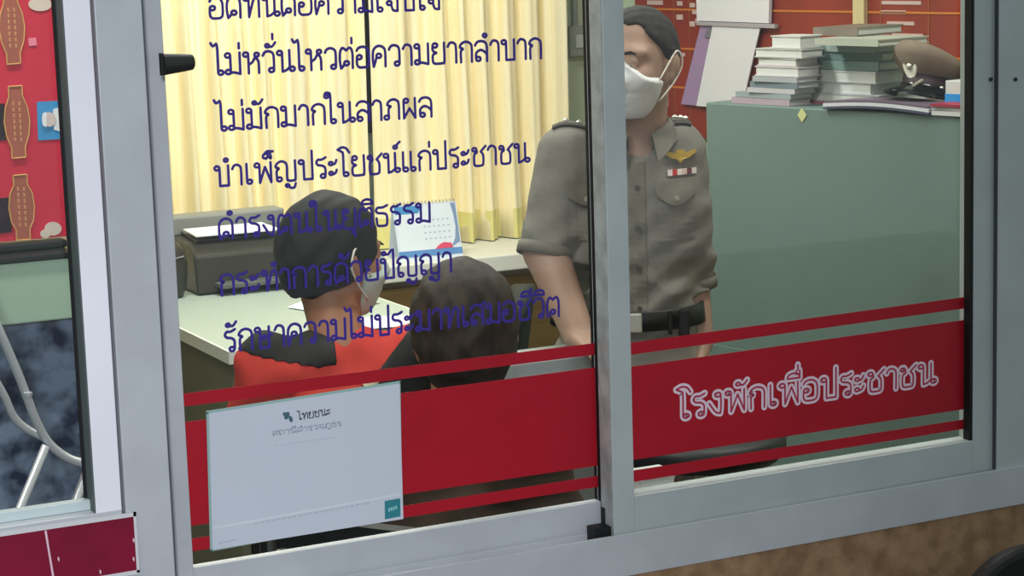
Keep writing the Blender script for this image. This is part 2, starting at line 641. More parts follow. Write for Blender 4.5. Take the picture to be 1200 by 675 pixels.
mb.box((XJ0, -.045, 0), (2.7, .05, Z_BOT))
mb.box((XR1, -.045, Z_BOT), (2.7, .05, 2.7))
mb.box((-2.2, -.045, HEAD), (XR1, .05, 2.7))
mb.box((-3.4, -.045, 0), (-2.2, .05, 2.7))
struct(mb.build('wall_front', BROWN))

# ---- the two-sash sliding window
win = struct(empty('window_1', (0, 0, 0)))
# frame: jambs, head and sill channel
mb = MB()
mb.box((XJ0, -.045, Z_BOT), (XJ1, .05, HEAD))
mb.build('jamb', ALU, win, bevel=.0015)
mb = MB()
mb.box((XJ1-.0006, -.0452, Z_LIP), (XJ1+.0012, .003, HEAD))  # shade of the crack beside the sash, put into a dark strip
mb.build('joint_strip', mat('dark_joint', (70, 74, 80), .6), win)
mb = MB()
mb.box((XR0-.0016, -.0458, Z_LIP), (XR0+.0004, -.037, HEAD))  # dark strip added along the joint at the right jamb
mb.build('joint_strip', mat('dark_joint', (70, 74, 80), .6), win)
mb = MB()
mb.box((XR0, -.045, Z_LIP-.01), (XR1, .05, HEAD))
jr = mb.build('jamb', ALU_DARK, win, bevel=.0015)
sc = MB()
for px_ in ((1161, 93), (1190, 93)):
    p = at(px_[0], px_[1], -.0455 if px_[0] > 1170 else -.039)
    sc.tube([p, p+Vector((0, -.0015, 0))], .0035, 10)
sc.build('screw', mat('dark_steel', (50, 54, 58), .4, .6), jr)
mb = MB()
mb.box((XJ0, -.045, HEAD-.05), (XR1, .05, HEAD))
mb.build('head_rail', ALU, win)
mb = MB()
mb.box((XJ1, -.050, Z_BOT), (XR1, -.045, Z_LIP))        # front lip
mb.box((XJ1, -.045, Z_BOT), (XR1, .05, Z_LIP-.016))     # track bed
mb.box((XJ1, -.003, Z_LIP-.016), (XR0, .0, Z_LIP-.004))  # rib between the tracks
mb.build('sill_channel', ALU, win, bevel=.001)

# rear sash (left) and front sash (right)
def sash(x0, x1, yf, yb, yg, zb_glass, xg0, xg1, mfr):
    s = empty('sash')
    s.parent = win
    zb = Z_LIP-.012
    mb = MB()
    mb.box((x0, yf, zb), (xg0, yb, HEAD-.03))
    mb.build('stile', mfr, s, bevel=.0012)
    mb = MB()
    mb.box((xg1, yf, zb), (x1, yb, HEAD-.03))
    mb.build('stile', mfr, s, bevel=.0012)
    mb = MB()
    mb.box((xg0, yf, zb), (xg1, yb, zb_glass))
    mb.box((xg0, yf, HEAD-.09), (xg1, yb, HEAD-.03))
    mb.build('rail', mfr, s, bevel=.0012)
    mb = MB()
    mb.box((xg0-.004, yg-.0015, zb_glass-.004), (xg1+.004, yg+.0015, HEAD-.08))
    g = mb.build('glass_pane', GLASS, s)
    part_label(g, 'clear window glass')
    return s


YG_L, YG_R = .013, -.018
XGL0 = at(208, 337, .004).x
XGL1 = at(698, 337, .004).x
XRS0 = at(713, 337, -.038).x
XRS1 = at(738, 337, -.038).x
XRG1 = at(1141, 337, -.038).x
ZGL = at(465, 626.5, .004).z
ZGR = at(943, 548.5, -.038).z
s1 = sash(XJ1-.03, XGL1+.05, .004, .022, YG_L, ZGL, XGL0, XGL1, ALU)
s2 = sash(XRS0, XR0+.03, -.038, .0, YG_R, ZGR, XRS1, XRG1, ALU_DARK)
mb = MB()
mb.box((XGL1-.0010, .0025, ZGL), (XGL1+.0004, .0112, HEAD-.09))
mb.box((XGL1-.0010, .0150, ZGL), (XGL1+.0004, .0222, HEAD-.09))
mb.box((XGL1-.0006, .0030, Z_LIP-.012), (XGL1+.001, .0042, ZGL))
mb.build('gasket', RUBBER, s1)
mb = MB()
mb.box((XRS0-.0012, -.0365, Z_LIP), (XRS0-.0001, -.0, HEAD-.05))  # added strip over the stile side, its dark reflection put into the colour
part_label(mb.build('stile_side_strip', mat('stile_side_tone', (176, 184, 182), .4, .1, var=.3, scale=30), s2), 'added strip giving the stile side its darker tone')
mb = MB()
mb.box((XRG1-.006, -.036, ZGR), (XRG1, -.0195, HEAD-.09))
mb.build('gasket', RUBBER, s2)
mb = MB()
mb.box((XRS0-.002, -.012, Z_LIP-.01), (XRS0+.002, -.0, Z_LIP+.035))
mb.box((XRS0-.03, -.03, Z_LIP-.016), (XRS0-.001, -.004, Z_LIP+.01))
mb.build('felt_stop', RUBBER, s2)

# ---- door leaf on the left
D0 = struct(empty('door_1'))
XD1 = at(137, 337, -.045).x-.0045
XD1 = min(XD1, XJ0-.005)
XDs = at(95.5, 337, -.045).x             # stile's outer-left edge
YGD = -.005
mb = MB()
ZR1 = at(135, 598, -.045).z              # top of the mid rail
ZBD = at(50, 612, -.045).z
mb.box((XDs, -.045, 0.0), (XD1, .0, HEAD-.01))
part_label(mb.build('stile', WHITE_ALU, D0, bevel=.0015), 'white painted door stile')
mb = MB()
ZRB = at(137, 670, -.046).z-.02
mb.box((-2.15, -.047, ZRB), (XD1-.001, -.002, ZR1))
mb.box((-2.15, -.043, .02), (XDs, -.004, .12))
mb.box((-2.15, -.045, HEAD-.11), (XDs, -.0, HEAD-.01))
mb.box((-2.18, -.045, .0), (-2.09, .0, HEAD-.01))
part_label(mb.build('rail', ALU, D0, bevel=.0015), 'grey aluminium door rail')
mb = MB()
mb.box((-2.1, -.024, ZR1), (XDs, -.006, ZR1+.014))
part_label(mb.build('glazing_bead', mat('pale_bead', (190, 205, 205), .4), D0, bevel=.001), 'pale glazing bead')
mb = MB()
mb.box((-2.1, YGD-.0015, ZR1), (XDs+.003, YGD+.0015, HEAD-.1))
mb.box((-2.1, YGD-.0015, .1), (XDs+.003, YGD+.0015, ZRB))
part_label(mb.build('glass_pane', GLASS, D0), 'clear door glass')
mb = MB()
mb.box((XDs-.006, -.012, ZR1), (XDs+.001, -.0065, HEAD-.1))
mb.build('gasket', RUBBER, D0)
mb = MB()
mb.box((XDs-.0022, -.044, ZR1), (XDs, -.012, HEAD-.1))  # dark grey strip added over the stile's left side face
part_label(mb.build('door_side_strip', mat('dark_grey_strip', (84, 94, 94), .6), D0), 'dark grey strip over the door stile side')
# red sticker on the rail
zt = at(100, 613.5, -.0475).z
zb = at(137, 671.5, -.0475).z
xr_ = at(158, 637, -.0475).x
t = MB()
t.box((-2.0, -.0486, zb), (xr_, -.0473, zt))
st = t.build('red_sticker', MAROON)
tag(st, 'glossy maroon red sticker panel on the rail of the white door at lower left', 'sticker')
fr = MB()
fr.box((-2.0, -.0492, zt), (xr_+.004, -.0473, zt+.006))
fr.box((xr_, -.0492, zb-.004), (xr_+.004, -.0473, zt+.006))
fr.box((-2.0, -.0492, zb-.006), (xr_+.004, -.0473, zb))
part_label(fr.build('edging', mat('pale_edging', (208, 208, 210), .5), st), 'pale narrow edging')
sx_ = MB()
p0 = at(52, 622, -.0488)
sx_.prism([p0+Vector((0, 0, 0)), p0+Vector((.003, 0, -.03)), p0+Vector((.007, 0, -.075)), p0+Vector((.010, 0, -.075)), p0+Vector((.0055, 0, -.03)), p0+Vector((.003, 0, 0))], (0, -.0004, 0))
SCM = mat('scratch_white', (225, 190, 205), .6)
part_label(sx_.build('scratch', SCM, st), 'pale scratch in the film')
for q in ((68, 652), (117, 667), (156, 630), (156, 652)):
    p = at(q[0], q[1], -.0488)
    sx_ = MB()
    sx_.prism([p, p+Vector((.0018, 0, -.003)), p+Vector((.001, 0, -.008)), p+Vector((-.001, 0, -.004))], (0, -.0004, 0))
    part_label(sx_.build('scratch', SCM, st), 'pale chip in the film')


# black stopper on the left jamb
p = at(187, 75, -.04)
stp = MB()
stp.tube([p+Vector((0, -.014, 0)), p+Vector((.002, -.014, 0)), p+Vector((.036, -.016, .001)), p+Vector((.041, -.016, .001)), p+Vector((.043, -.016, .001))], [.0148, .0148, .0112, .0105, .008], 20)
so = stp.build('rubber_stopper', mat('black_plastic', (34, 36, 34), .45), None, smooth=False)
tag(so, 'short black tapered stopper sticking out of the grey jamb above the lettering', 'stopper')
bp = MB()
bp.box((p.x-.002, -.054, p.z-.015), (p.x+.003, -.045, p.z+.015))
bp.build('mounting_plate', mat('black_plastic', (34, 36, 34), .45), so)

# ================================================================== STICKERS ON THE GLASS
YL = YG_L-.0022
YR = YG_R-.0022
rows = [
 ('อดทนต่อความเจ็บใจ', (245, 22), (516, 10.5), 24.5, 'blue violet Thai lettering, topmost row, cut by the top of the picture'),
 ('ไม่หวั่นไหวต่อความยากลำบาก', (252, 88), (635, 68), 25, 'blue violet Thai lettering, second row from the top, longest of the rows over the curtain'),
 ('ไม่มักมากในลาภผล', (256, 153.5), (507, 136.5), 24, 'blue violet Thai lettering, short third row from the top, ends at mid curtain'),
 ('บำเพ็ญประโยชน์แก่ประชาชน', (252, 218.5), (620, 189.5), 23.5, 'blue violet Thai lettering, fourth row, just above the crown of the left seated person'),
 ('ดำรงตนในยุติธรรม', (256, 280.5), (505, 259.7), 23.5, 'blue violet Thai lettering, fifth row, across the desk calendar and the left black haired head'),
 ('กระทำการด้วยปัญญา', (258, 346.5), (530, 318), 24, 'blue violet Thai lettering, sixth row, across the left seated person\'s nape and face mask'),
 ('รักษาความไม่ประมาทเสมอชีวิต', (263, 412.5), (656, 370), 24.5, 'blue violet Thai lettering, lowest row, across the red shirt and the right brown haired head'),
]
for txt, a, b, xh, lab in rows:
    A = at(a[0], a[1], YL)
    B = at(b[0], b[1], YL)
    A2 = at(a[0], a[1]-xh, YL)
    o = letter_row('vinyl_lettering', txt, A, B, (A2-A).length, YL, BLUE_VINYL, hw=.070)
    tag(o, lab, 'lettering', 'Thai motto lettering on the left pane')


def band(xa, xb, pts, y, label, cut=None):
    """red vinyl band: pts = four photo corners tl, tr, br, bl"""
    q = [at(p[0], p[1], y) for p in pts]
    tl, tr, br, bl = q
    z = lambda u, v: None
    mb = MB()
    def lerp(a, b, x):
        k = (x-a.x)/(b.x-a.x)
        return a+(b-a)*k
    P = [lerp(tl, tr, xa), lerp(tl, tr, xb), lerp(bl, br, xb), lerp(bl, br, xa)]
    mb.prism(P, (0, -.0004, 0))
    o = mb.build('vinyl_stripe', RED_VINYL)
    tag(o, label, 'sticker stripe', 'red vinyl stripes on the glass')
    return o


xa, xb = XGL0+.0005, XGL1-.0015
band(xa, xb, [(219, 460.8), (697, 402), (697, 415.5), (219, 476)], YL, 'thin red stripe, uppermost on the left pane, over the red shirted person\'s back')
band(xa, xb, [(222, 494), (697, 430.5), (701, 545.5), (226, 616)], YL, 'broad plain red band on the left pane, behind the white paper notice')
band(xa, xb, [(226, 631), (701, 557.5), (701, 570.5), (226, 646)], YL, 'thin red stripe, lowest on the left pane, just above its bottom rail')
xa, xb = XRS1+.0005, XRG1-.0065
band(xa, xb, [(740.4, 401.5), (1136.7, 347.2), (1137, 360.5), (741, 415.5)], YR, 'thin red stripe, uppermost on the right pane, across the green cabinet')
band(xa, xb, [(741.7, 429.5), (1136.7, 374), (1136, 478.5), (743, 538.8)], YR, 'broad red band on the right pane, bearing white outlined Thai lettering')
band(xa, xb, [(743.7, 551), (1136, 490.5), (1136, 501.5), (744, 564.5)], YR, 'thin red stripe, lowest on the right pane, above the bottom rail')

# white outlined lettering on the red band
A = at(795, 491, YR-.0006); B = at(1096, 448.5, YR-.0006); A2 = at(795, 491-25, YR-.0006)
o = letter_row('vinyl_lettering', 'โรงพักเพื่อประชาชน', A, B, (A2-A).length, YR, WHITE_VINYL, hw=.165)
tag(o, 'white outlined Thai lettering on the broad red band of the right pane', 'lettering')
q = letter_row('letter_core', 'โรงพักเพื่อประชาชน', A, B, (A2-A).length, YR, mat('letter_core_red', (172, 40, 70), .5), hw=.045, parent=o, dy=.0004)
part_label(q, 'dark red core of the outlined letters')

# paper notice in a clear sleeve
NY = YL-.0018
tl, tr, br, bl = (244.5, 484.5), (468, 449.5), (472.5, 608), (249, 644)
q = [at(p[0], p[1], NY) for p in (tl, tr, br, bl)]
mb = MB()
mb.prism(q, (0, -.0006, 0))
no = mb.build('paper_notice', mat('notice_paper', (200, 206, 217), .35, var=.03, scale=4))
tag(no, 'white paper notice in a clear sleeve taped on the left pane over the red band', 'notice')
q0, q1, q3 = q[0], q[1], q[3]
NX = (q1-q0); NZ = (q3-q0)
def npt(u, v, dy=-.0008):
    return q0+NX*u+NZ*v+Vector((0, dy, 0))
def nuv(px, py):
    """photo pixel -> (u, v) on the notice"""
    p = at(px, py, NY)-q0
    d = NX.x*NZ.z-NX.z*NZ.x
    return ((p.x*NZ.z-p.z*NZ.x)/d, (NX.x*p.z-NX.z*p.x)/d)
mb = MB()
e = .012
for (u0, v0, u1, v1) in ((-.012, -.008, .0, 1.01), (1.0, -.01, 1.006, 1.005), (-.012, -.02, 1.006, .0), (-.012, 1.0, 1.006, 1.012)):
    mb.prism([npt(u0, v0, .0004), npt(u1, v0, .0004), npt(u1, v1, .0004), npt(u0, v1, .0004)], (0, -.0004, 0))
part_label(mb.build('sleeve_edge', mat('clear_sleeve', (150, 180, 175), .25), no), 'clear greenish sleeve edge')
INK = mat('notice_ink', (70, 78, 98), .6)
INK2 = mat('notice_pale_ink', (140, 150, 166), .6)
def nrow(txt, a, b, xh, m, hw):
    A, B = npt(*nuv(*a)), npt(*nuv(*b))
    A2 = npt(*nuv(a[0], a[1]-xh))
    return letter_row('printed_text', txt, A, B, (A2-A).length, 0, m, hw=hw, parent=no)
nrow('ไทยชนะ', (350, 492), (387, 485.5), 7.2, INK, .085)
nrow('สถานีตำรวจภูธร', (319, 510.5), (400, 498.5), 5.0, INK2, .09)
mb = MB()
for k in range(16):
    u = nuv(323+k*4.6, 521.5-k*.66)
    mb.prism([npt(u[0], u[1]), npt(u[0]+.011, u[1]), npt(u[0]+.011, u[1]+.006), npt(u[0], u[1]+.006)], (0, -.0002, 0))
mb.build('fine_print', mat('notice_faint_ink', (172, 181, 196), .6), no)
mb = MB()
for (cx, cy, a, b, rot) in ((336, 487, .013, .030, .5), (340.5, 491, .009, .026, -.35), (333, 485, .008, .014, .2)):
    u, v = nuv(cx, cy)
    pts = []
    for k in range(14):
        t_ = 2*PI*k/14
        x_, y_ = a*math.cos(t_), b*math.sin(t_)
        pts.append(npt(u+x_*math.cos(rot)-y_*math.sin(rot)*.6, v+x_*math.sin(rot)*1.4+y_*math.cos(rot)))
    mb.prism(pts, (0, -.0002-.0001*len(mb.v)/28, 0))
mb.build('emblem', mat('emblem_grey_teal', (66, 98, 112), .5), no)
u0, v0 = nuv(450.5, 587); u1, v1 = nuv(469, 605)
mb = MB()
mb.prism([npt(u0, v0), npt(u1, v0), npt(u1, v1), npt(u0, v1)], (0, -.0003, 0))
cm = mb.build('corner_mark', mat('teal_print', (46, 128, 138), .5), no)
mb = MB()
for k in range(4):
    u = u0+(u1-u0)*(.22+.15*k)
    v = v0+(v1-v0)*(.42-.02*k)
    mb.prism([npt(u, v, -.0012), npt(u+.009, v, -.0012), npt(u+.009, v+.028, -.0012), npt(u, v+.028, -.0012)], (0, -.0002, 0))
mb.build('mark_letters', mat('teal_print_pale', (140, 196, 200), .5), cm)
mb = MB()
ua, va = nuv(262, 618); ub, vb = nuv(470, 588)
for k in range(22):
    u = .22+.028*k
    mb.prism([npt(u, .86), npt(u+.018, .86), npt(u+.018, .868), npt(u, .868)], (0, -.0002, 0))
mb.build('fine_print', mat('notice_faint_ink', (172, 181, 196), .6), no)
mb = MB()
mb.prism([npt(.03, .955), npt(.12, .955), npt(.12, .963), npt(.03, .963)], (0, -.0002, 0))
mb.build('fine_print', mat('notice_faint_ink', (172, 181, 196), .6), no)
mb = MB()
mb.prism([npt(0.004, .835, -.0007), npt(.996, .835, -.0007), npt(.996, .85, -.0007), npt(0.004, .85, -.0007)], (0, -.0001, 0))
mb.build('pale_band', mat('notice_pale_band', (210, 219, 228), .35), no)


# ================================================================== INSIDE THE ROOM
# ---- curtains on the back wall
CURTAIN = mat('cream_yellow_curtain', (255, 245, 210), 0.85, rgb2=(252, 236, 184), scale=9, stretch=(9, 9, .25))
ZT_ = .79
CURTAIN_TRIM = mat('deep_cream_trim', (226, 216, 140), 0.85)
YC = YB-.16


def curtain(x0, x1, zb, label, seed):
    r = random.Random(seed)
    n = int((x1-x0)/.006)
    ph = 0.0
    row = []
    for i in range(n+1):
        x = x0+(x1-x0)*i/n
        fr = 62+22*math.sin(x*9+seed)+14*math.sin(x*23+seed*2)
        ph += fr*.006
        row.append((x, .028*math.sin(ph)+.010*math.sin(ph*2.1+1)))
    P = []
    zs = [zb, zb+.1, zb+.3, zb+.7, 2.5]
    for k, z in enumerate(zs):
        amp = (1.15, 1.12, 1.0, .9, .7)[k]
        P.append([(x+.004*math.sin(7*x+z*5), YC+d*amp, z+0) for x, d in row])
    mb = MB()
    mb.grid(P)
    c = mb.build('curtain', CURTAIN, None, smooth=True, solid=.0015)
    tag(c, label, 'curtain', 'cream curtains on the back wall')
    mb = MB()
    h = [[(p[0], p[1]-.003, p[2]+dz) for p in P[0]] for dz in (.0, .095)]
    mb.grid(h)
    mb.build('hem', CURTAIN_TRIM, c, smooth=True)
    return c


xg = at(434, 150, YC).x
zc1 = ZT_+.004
zc0 = ZT_+.004
curtain(-.75, xg-.012, zc0, 'cream yellow pleated curtain left of the dark gap, above the printer', 3)
curtain(xg+.014, at(664, 150, YC).x, zc1, 'cream yellow pleated curtain right of the dark gap, behind the officer\'s shoulder', 8)
r_ = MB()
r_.tube([(-.9, YC, 2.52), (1.5, YC, 2.52)], .012, 12)
tag(r_.build('curtain_rail', mat('dark_steel', (50, 54, 58), .4, .6)), 'dark rail carrying the cream curtains above the picture frame', 'curtain rail')
# closed window behind the curtains
w2 = struct(empty('window_2', (0, 0, 0)))
mb = MB()
mb.box((-.6, YB-.03, 1.15), (1.05, YB-.001, 1.2)); mb.box((-.6, YB-.03, 2.4), (1.05, YB-.001, 2.45))
mb.box((xg-.03, YB-.03, 1.15), (xg+.03, YB-.001, 2.45))
mb.build('mullion', mat('dark_brown_frame', (52, 42, 34), .5), w2)
mb = MB()
mb.box((-.6, YB-.012, 1.2), (1.05, YB-.004, 2.4))
mb.build('glass_pane', mat('dark_window_pane', (70, 66, 58), .2), w2)
# pale conduit box on the wall right of the curtain
p = at(682, 48, YB-.03)
mb = MB()
mb.box((p.x-.05, YB-.04, p.z-.05), (p.x+.02, YB, p.z+.05))
sw = mb.build('switch_box', mat('grey_box_plastic', (150, 160, 154), .5), None, bevel=.005)
tag(sw, 'grey switch box on the pale wall right of the curtains', 'switch box')
mb = MB()
mb.box((p.x-.03, YB-.045, p.z-.022), (p.x, YB-.039, p.z+.022))
mb.build('rocker', mat('switch_rocker', (196, 204, 200), .4), sw, bevel=.002)
mb = MB()
mb.tube([(p.x-.015, YB-.012, p.z+.05), (p.x-.015, YB-.012, 2.68)], .010, 10)
mb.build('conduit', mat('grey_box_plastic', (150, 160, 154), .5), sw)

# ---- low wooden cupboard with a white top under the curtain
ZT = .79
tf = atz(566, 301.5, ZT)
xr = tf.x+.33
WOOD = mat('olive_brown_wood', (112, 92, 56), .5, var=.25, scale=6, stretch=(1, 1, 9))
cu = empty('low_cupboard', (0, 0, 0))
tag(cu, 'low brown wooden cupboard with a white top under the curtain', 'cupboard')
mb = MB()
mb.box((-.2, tf.y+.03, .06), (xr-.02, YB-.02, ZT-.05))
mb.build('body', WOOD, cu, bevel=.003)
mb = MB()
mb.box((-.24, tf.y, ZT-.05), (xr, YB-.01, ZT))
part_label(mb.build('top', mat('white_laminate', (226, 226, 216), .45), cu, bevel=.004), 'white laminate top')
for k in range(3):
    x0 = -.17+k*.42
    mb = MB()
    mb.box((x0, tf.y+.012, .1), (x0+.40, tf.y+.03, ZT-.07))
    d = mb.build('door', WOOD, cu, bevel=.003)
    h = MB()
    h.tube([(x0+.34, tf.y+.012, .60), (x0+.34, tf.y-.008, .60), (x0+.34, tf.y-.008, .70), (x0+.34, tf.y+.012, .70)], .004, 8)
    h.build('handle', mat('steel', (170, 172, 172), .3, .8), d)
mb = MB()
mb.box((-.18, tf.y+.05, .0), (xr-.04, YB-.04, .06))
mb.build('plinth', mat('dark_plinth', (40, 36, 30), .6), cu)

# ---- desk calendar standing on it
c0 = atz(432, 302, ZT); c1 = atz(516, 293, ZT)
cw = .205
ang = math.atan2((c1-c0).y, (c1-c0).x)
cal = empty('desk_calendar', (c1.x-.5*cw*math.cos(ang), tf.y+.06, ZT), math.radians(-4))
tag(cal, 'white desk calendar with blue corners beside the left seated person\'s face', 'calendar')
CH = .165
mb = MB()
lean = .05
mb.prism([(-cw/2, 0, 0), (cw/2, 0, 0), (cw/2, lean, CH), (-cw/2, lean, CH)], (0, .003, 0))
mb.prism([(-cw/2, 2*lean, 0), (cw/2, 2*lean, 0), (cw/2, lean+.004, CH), (-cw/2, lean+.004, CH)], (0, .003, 0))
mb.build('stand', mat('calendar_card', (214, 226, 238), .5), cal)
def cpt(u, v, d):
    return (-cw/2+u*cw, v*lean-d, v*CH)
def cpoly(name, pts, m, d, lab=None):
    mb = MB()
    mb.prism([cpt(u, v, d) for u, v in pts], (0, -.0006, 0))
    o = mb.build(name, m, cal)
    if lab:
        part_label(o, lab)
CB = mat('calendar_blue', (66, 142, 200), .5)
cpoly('page', [(.02, .18), (.98, .18), (.98, .98), (.02, .98)], mat('calendar_page', (226, 234, 242), .5), .001)
cpoly('blue_corner', [(.02, .84), (.38, .84), (.46, .98), (.02, .98)], CB, .002, 'blue heading corner')
cpoly('side_curve', [(.90, .98), (.98, .98), (.98, .28), (.84, .20), (.91, .35), (.94, .55), (.93, .78)], mat('calendar_grey_blue', (128, 150, 186), .5), .002)
cpoly('base_strip', [(0, .07), (1, .07), (1, .18), (0, .18)], mat('calendar_strip_blue', (90, 140, 196), .5), .0015, 'blue strip along the foot')
cpoly('red_curve', [(.58, .185), (.86, .185), (.84, .27), (.72, .29), (.64, .25)], mat('calendar_red', (222, 74, 104), .5), .0026, 'red curved patch')
for k in range(4):
    mb = MB()
    for j in range(6):
        u, v = .44+.075*j, .36+.11*k
        mb.prism([cpt(u, v, .002), cpt(u+.03, v, .002), cpt(u+.03, v+.025, .002), cpt(u, v+.025, .002)], (0, -.0004, 0))
    mb.build('date_row', mat('calendar_grey_ink', (176, 186, 200), .6), cal)
mb = MB()
for k in range(18):
    x = -cw/2+cw*(k+.5)/18
    mb.tube([(x, lean+.004+.006*math.cos(a), CH+.002+.006*math.sin(a)) for a in np.linspace(0, 2*PI, 9)], .0009, 5)
mb.build('spiral_binding', mat('steel', (170, 172, 172), .3, .8), cal)

# ---- big pale desk in front of the seated people
ZD = .79
n_ = atz(268, 413, ZD)
dx0, dy0 = n_.x, n_.y
dx1 = atz(545, 384, ZD).x
dy1 = dy0+.78
dy1 = tf.y-.004
de = empty('desk', (0, 0, 0))
tag(de, 'pale grey green desk with white edging in front of the two seated people', 'desk')
DESK = mat('pale_grey_green_laminate', (174, 188, 178), .4)
mb = MB()
mb.box((dx0+.006, dy0+.006, ZD-.028), (dx1-.006, dy1-.006, ZD))
mb.build('worktop', DESK, de)
mb = MB()
for a, b in (((dx0, dy0), (dx1, dy0+.006)), ((dx0, dy1-.006), (dx1, dy1)), ((dx0, dy0+.0061), (dx0+.006, dy1-.0061)), ((dx1-.006, dy0+.0061), (dx1, dy1-.0061))):
    mb.box((a[0], a[1], ZD-.030), (b[0], b[1], ZD+.001))
part_label(mb.build('edging', mat('white_edging', (232, 232, 224), .5), de), 'white edging strip')
PANEL = mat('olive_grey_panel', (124, 122, 104), .55, var=.1, scale=5)
for x in (dx0+.02, dx1-.045):
    mb = MB()
    mb.box((x, dy0+.04, 0), (x+.025, dy1-.03, ZD-.03))
    mb.build('side_panel', PANEL, de, bevel=.002)
mb = MB()
mb.box((dx0+.045, dy1-.10, .25), (dx1-.045, dy1-.08, ZD-.03))
mb.build('modesty_panel', PANEL, de)

# ---- printer with paper on the desk's far left
pr_ = atz(205, 341, ZD)
pc = atz(268, 339, ZD)
px0 = pc.x-.11
pc.y = tf.y-.16
prn = empty('printer', (px0, pc.y, ZD+.003))
tag(prn, 'dark printer behind the left seated person\'s head, with white paper on top', 'printer')
PRN = mat('printer_dark', (52, 50, 44), .45, var=.2, scale=10)
mb = MB()
mb.prism([(0, 0, .0), (0, .02, .12), (0, .08, .155), (0, .30, .155), (0, .32, 0)], (.37, 0, 0))
mb.build('body', PRN, prn, bevel=.008)
mb = MB()
mb.prism([(.03, .09, .152), (.34, .09, .152), (.33, .27, .162), (.04, .27, .162)], (0, 0, .008))
mb.build('output_tray', mat('printer_mid_grey', (92, 94, 90), .5), prn, bevel=.003)
mb = MB()
mb.box((.0, .26, .15), (.36, .34, .215))
part_label(mb.build('scanner_lid', mat('printer_light_grey', (140, 142, 136), .5), prn, bevel=.008), 'light grey lid')
mb = MB()
mb.box((.05, -.05, .02), (.32, .04, .035))
mb.build('paper_tray', mat('printer_mid_grey', (92, 94, 90), .5), prn, bevel=.003)
for k in range(3):
    mb = MB()
    mb.box((.27+.025*k, .010, .085), (.285+.025*k, .018, .095))
    mb.build('button', mat('button_pale', (150, 150, 146), .5), prn)
mb = MB()
mb.prism([(.02, .06, .174), (.27, .055, .172), (.265, .20, .178), (.03, .205, .178)], (0, 0, .004))
sh = mb.build('paper_stack', mat('white_paper', (236, 238, 244), .6))
sh.location = (px0, pc.y, ZD+.004)
sh.scale = (1, 1, .88)
prn.scale = (1, 1, .88)
tag(sh, 'white sheets of paper lying on top of the dark printer', 'paper')
bm_ = MB()
o0 = Vector((px0-.07, pc.y+.03, ZD))
bm_.lathe([(.032, 0), (.045, .03), (.05, .09), (.045, .13), (.03, .15), (.012, .158)], o0, 20, 1.0, 1.0)
hb = bm_.build('canister', PRN, smooth=True)
tag(hb, 'dark rounded object beside the printer, next to the grey jamb', 'canister')
ck = MB()
ck.tube([o0+Vector((-.02, -.042, .12)), o0+Vector((0, -.052, .115)), o0+Vector((.03, -.042, .118))], .002, 6)
part_label(ck.build('pale_rim', mat('button_pale', (150, 150, 146), .5), hb), 'pale rim line')

# ---- loose papers on the desk between the two people
for (px, py, w, h, rz, lab, z) in ((450, 352, .20, .15, .3, 'white paper sheet on the desk between the two heads, upper one', .004), (462, 380, .22, .16, -.2, 'white paper sheet on the desk between the two heads, nearer one', .0)):
    p = atz(px, py, ZD)
    p.x = min(p.x, dx1-.15); p.y = max(p.y, dy0+.12)
    mb = MB()
    P = [[(-w/2+w*i/6, -h/2+h*j/4, .0015+(.012*math.sin(i/6*PI) if z else .004*math.sin(i/6*PI))) for j in range(5)] for i in range(7)]
    mb.grid(P, .001, (0, 0, 1))
    o = mb.build('paper_sheet', mat('white_paper', (236, 238, 244), .6))
    o.location = (p.x, p.y, ZD+.001)
    o.rotation_euler = (0, 0, rz)
    tag(o, lab, 'paper')

# ---- black office chair behind the desk's right end
oc_p = at(588, 400, 1.55)
oc = empty('office_chair', (oc_p.x-.24, oc_p.y+.13, 0), math.radians(-118))
tag(oc, 'black office chair with looped armrests behind the brown haired head', 'office chair')
BLK = mat('black_chair_fabric', (26, 32, 30), .75, var=.2, scale=30)
BLKP = mat('black_chair_plastic', (24, 26, 26), .4)
mb = MB()
mb.grid([[(-.22+.44*i/8, -.2+.44*j/8, .44+.03*math.cos((i-4)/4*1.2)*math.cos((j-4)/4*1.2)) for j in range(9)] for i in range(9)], .06, (0, 0, -1))
mb.build('seat', BLK, oc, smooth=True)
mb = MB()
mb.grid([[(-.2+.4*i/8, .22+.06*j/8+.03*(1-((i-4)/4)**2), .52+.42*j/8-(.05*abs((i-4)/4)**3 if j == 8 else 0)) for j in range(9)] for i in range(9)], .045, (0, 1, 0))
mb.build('backrest', BLK, oc, smooth=True)
mb = MB()
mb.box((-.03, .16, .4), (.03, .29, .42)); mb.box((-.03, .27, .4), (.03, .29, .6))
mb.build('back_bracket', BLKP, oc)
for s in (-1, 1):
    mb = MB()
    mb.tube([(s*.22, .1, .42), (s*.27, .14, .5), (s*.275, .16, .62), (s*.27, .1, .67), (s*.27, -.08, .67), (s*.275, -.13, .6), (s*.265, -.06, .48), (s*.22, -.02, .42)], .017, 10)
    mb.build('armrest', BLKP, oc, smooth=True)
mb = MB()
mb.tube([(0, .02, .08), (0, .02, .4)], .025, 14)
mb.build('gas_column', mat('dark_steel', (50, 54, 58), .4, .6), oc)
for k in range(5):
    a = 2*PI*k/5
    mb = MB()
    mb.tube([(0, .02, .09), (.27*math.cos(a), .02+.27*math.sin(a), .06)], [.022, .014], 8)
    lg = mb.build('leg', BLKP, oc)
    mb = MB()
    mb.lathe([(.012, -.012), (.026, -.010), (.026, .010), (.012, .012)], (0, 0, 0), 14)
    w = mb.build('castor', BLKP, lg)
    w.location = (.27*math.cos(a), .02+.27*math.sin(a), .027)
    w.rotation_euler = (PI/2, 0, a)

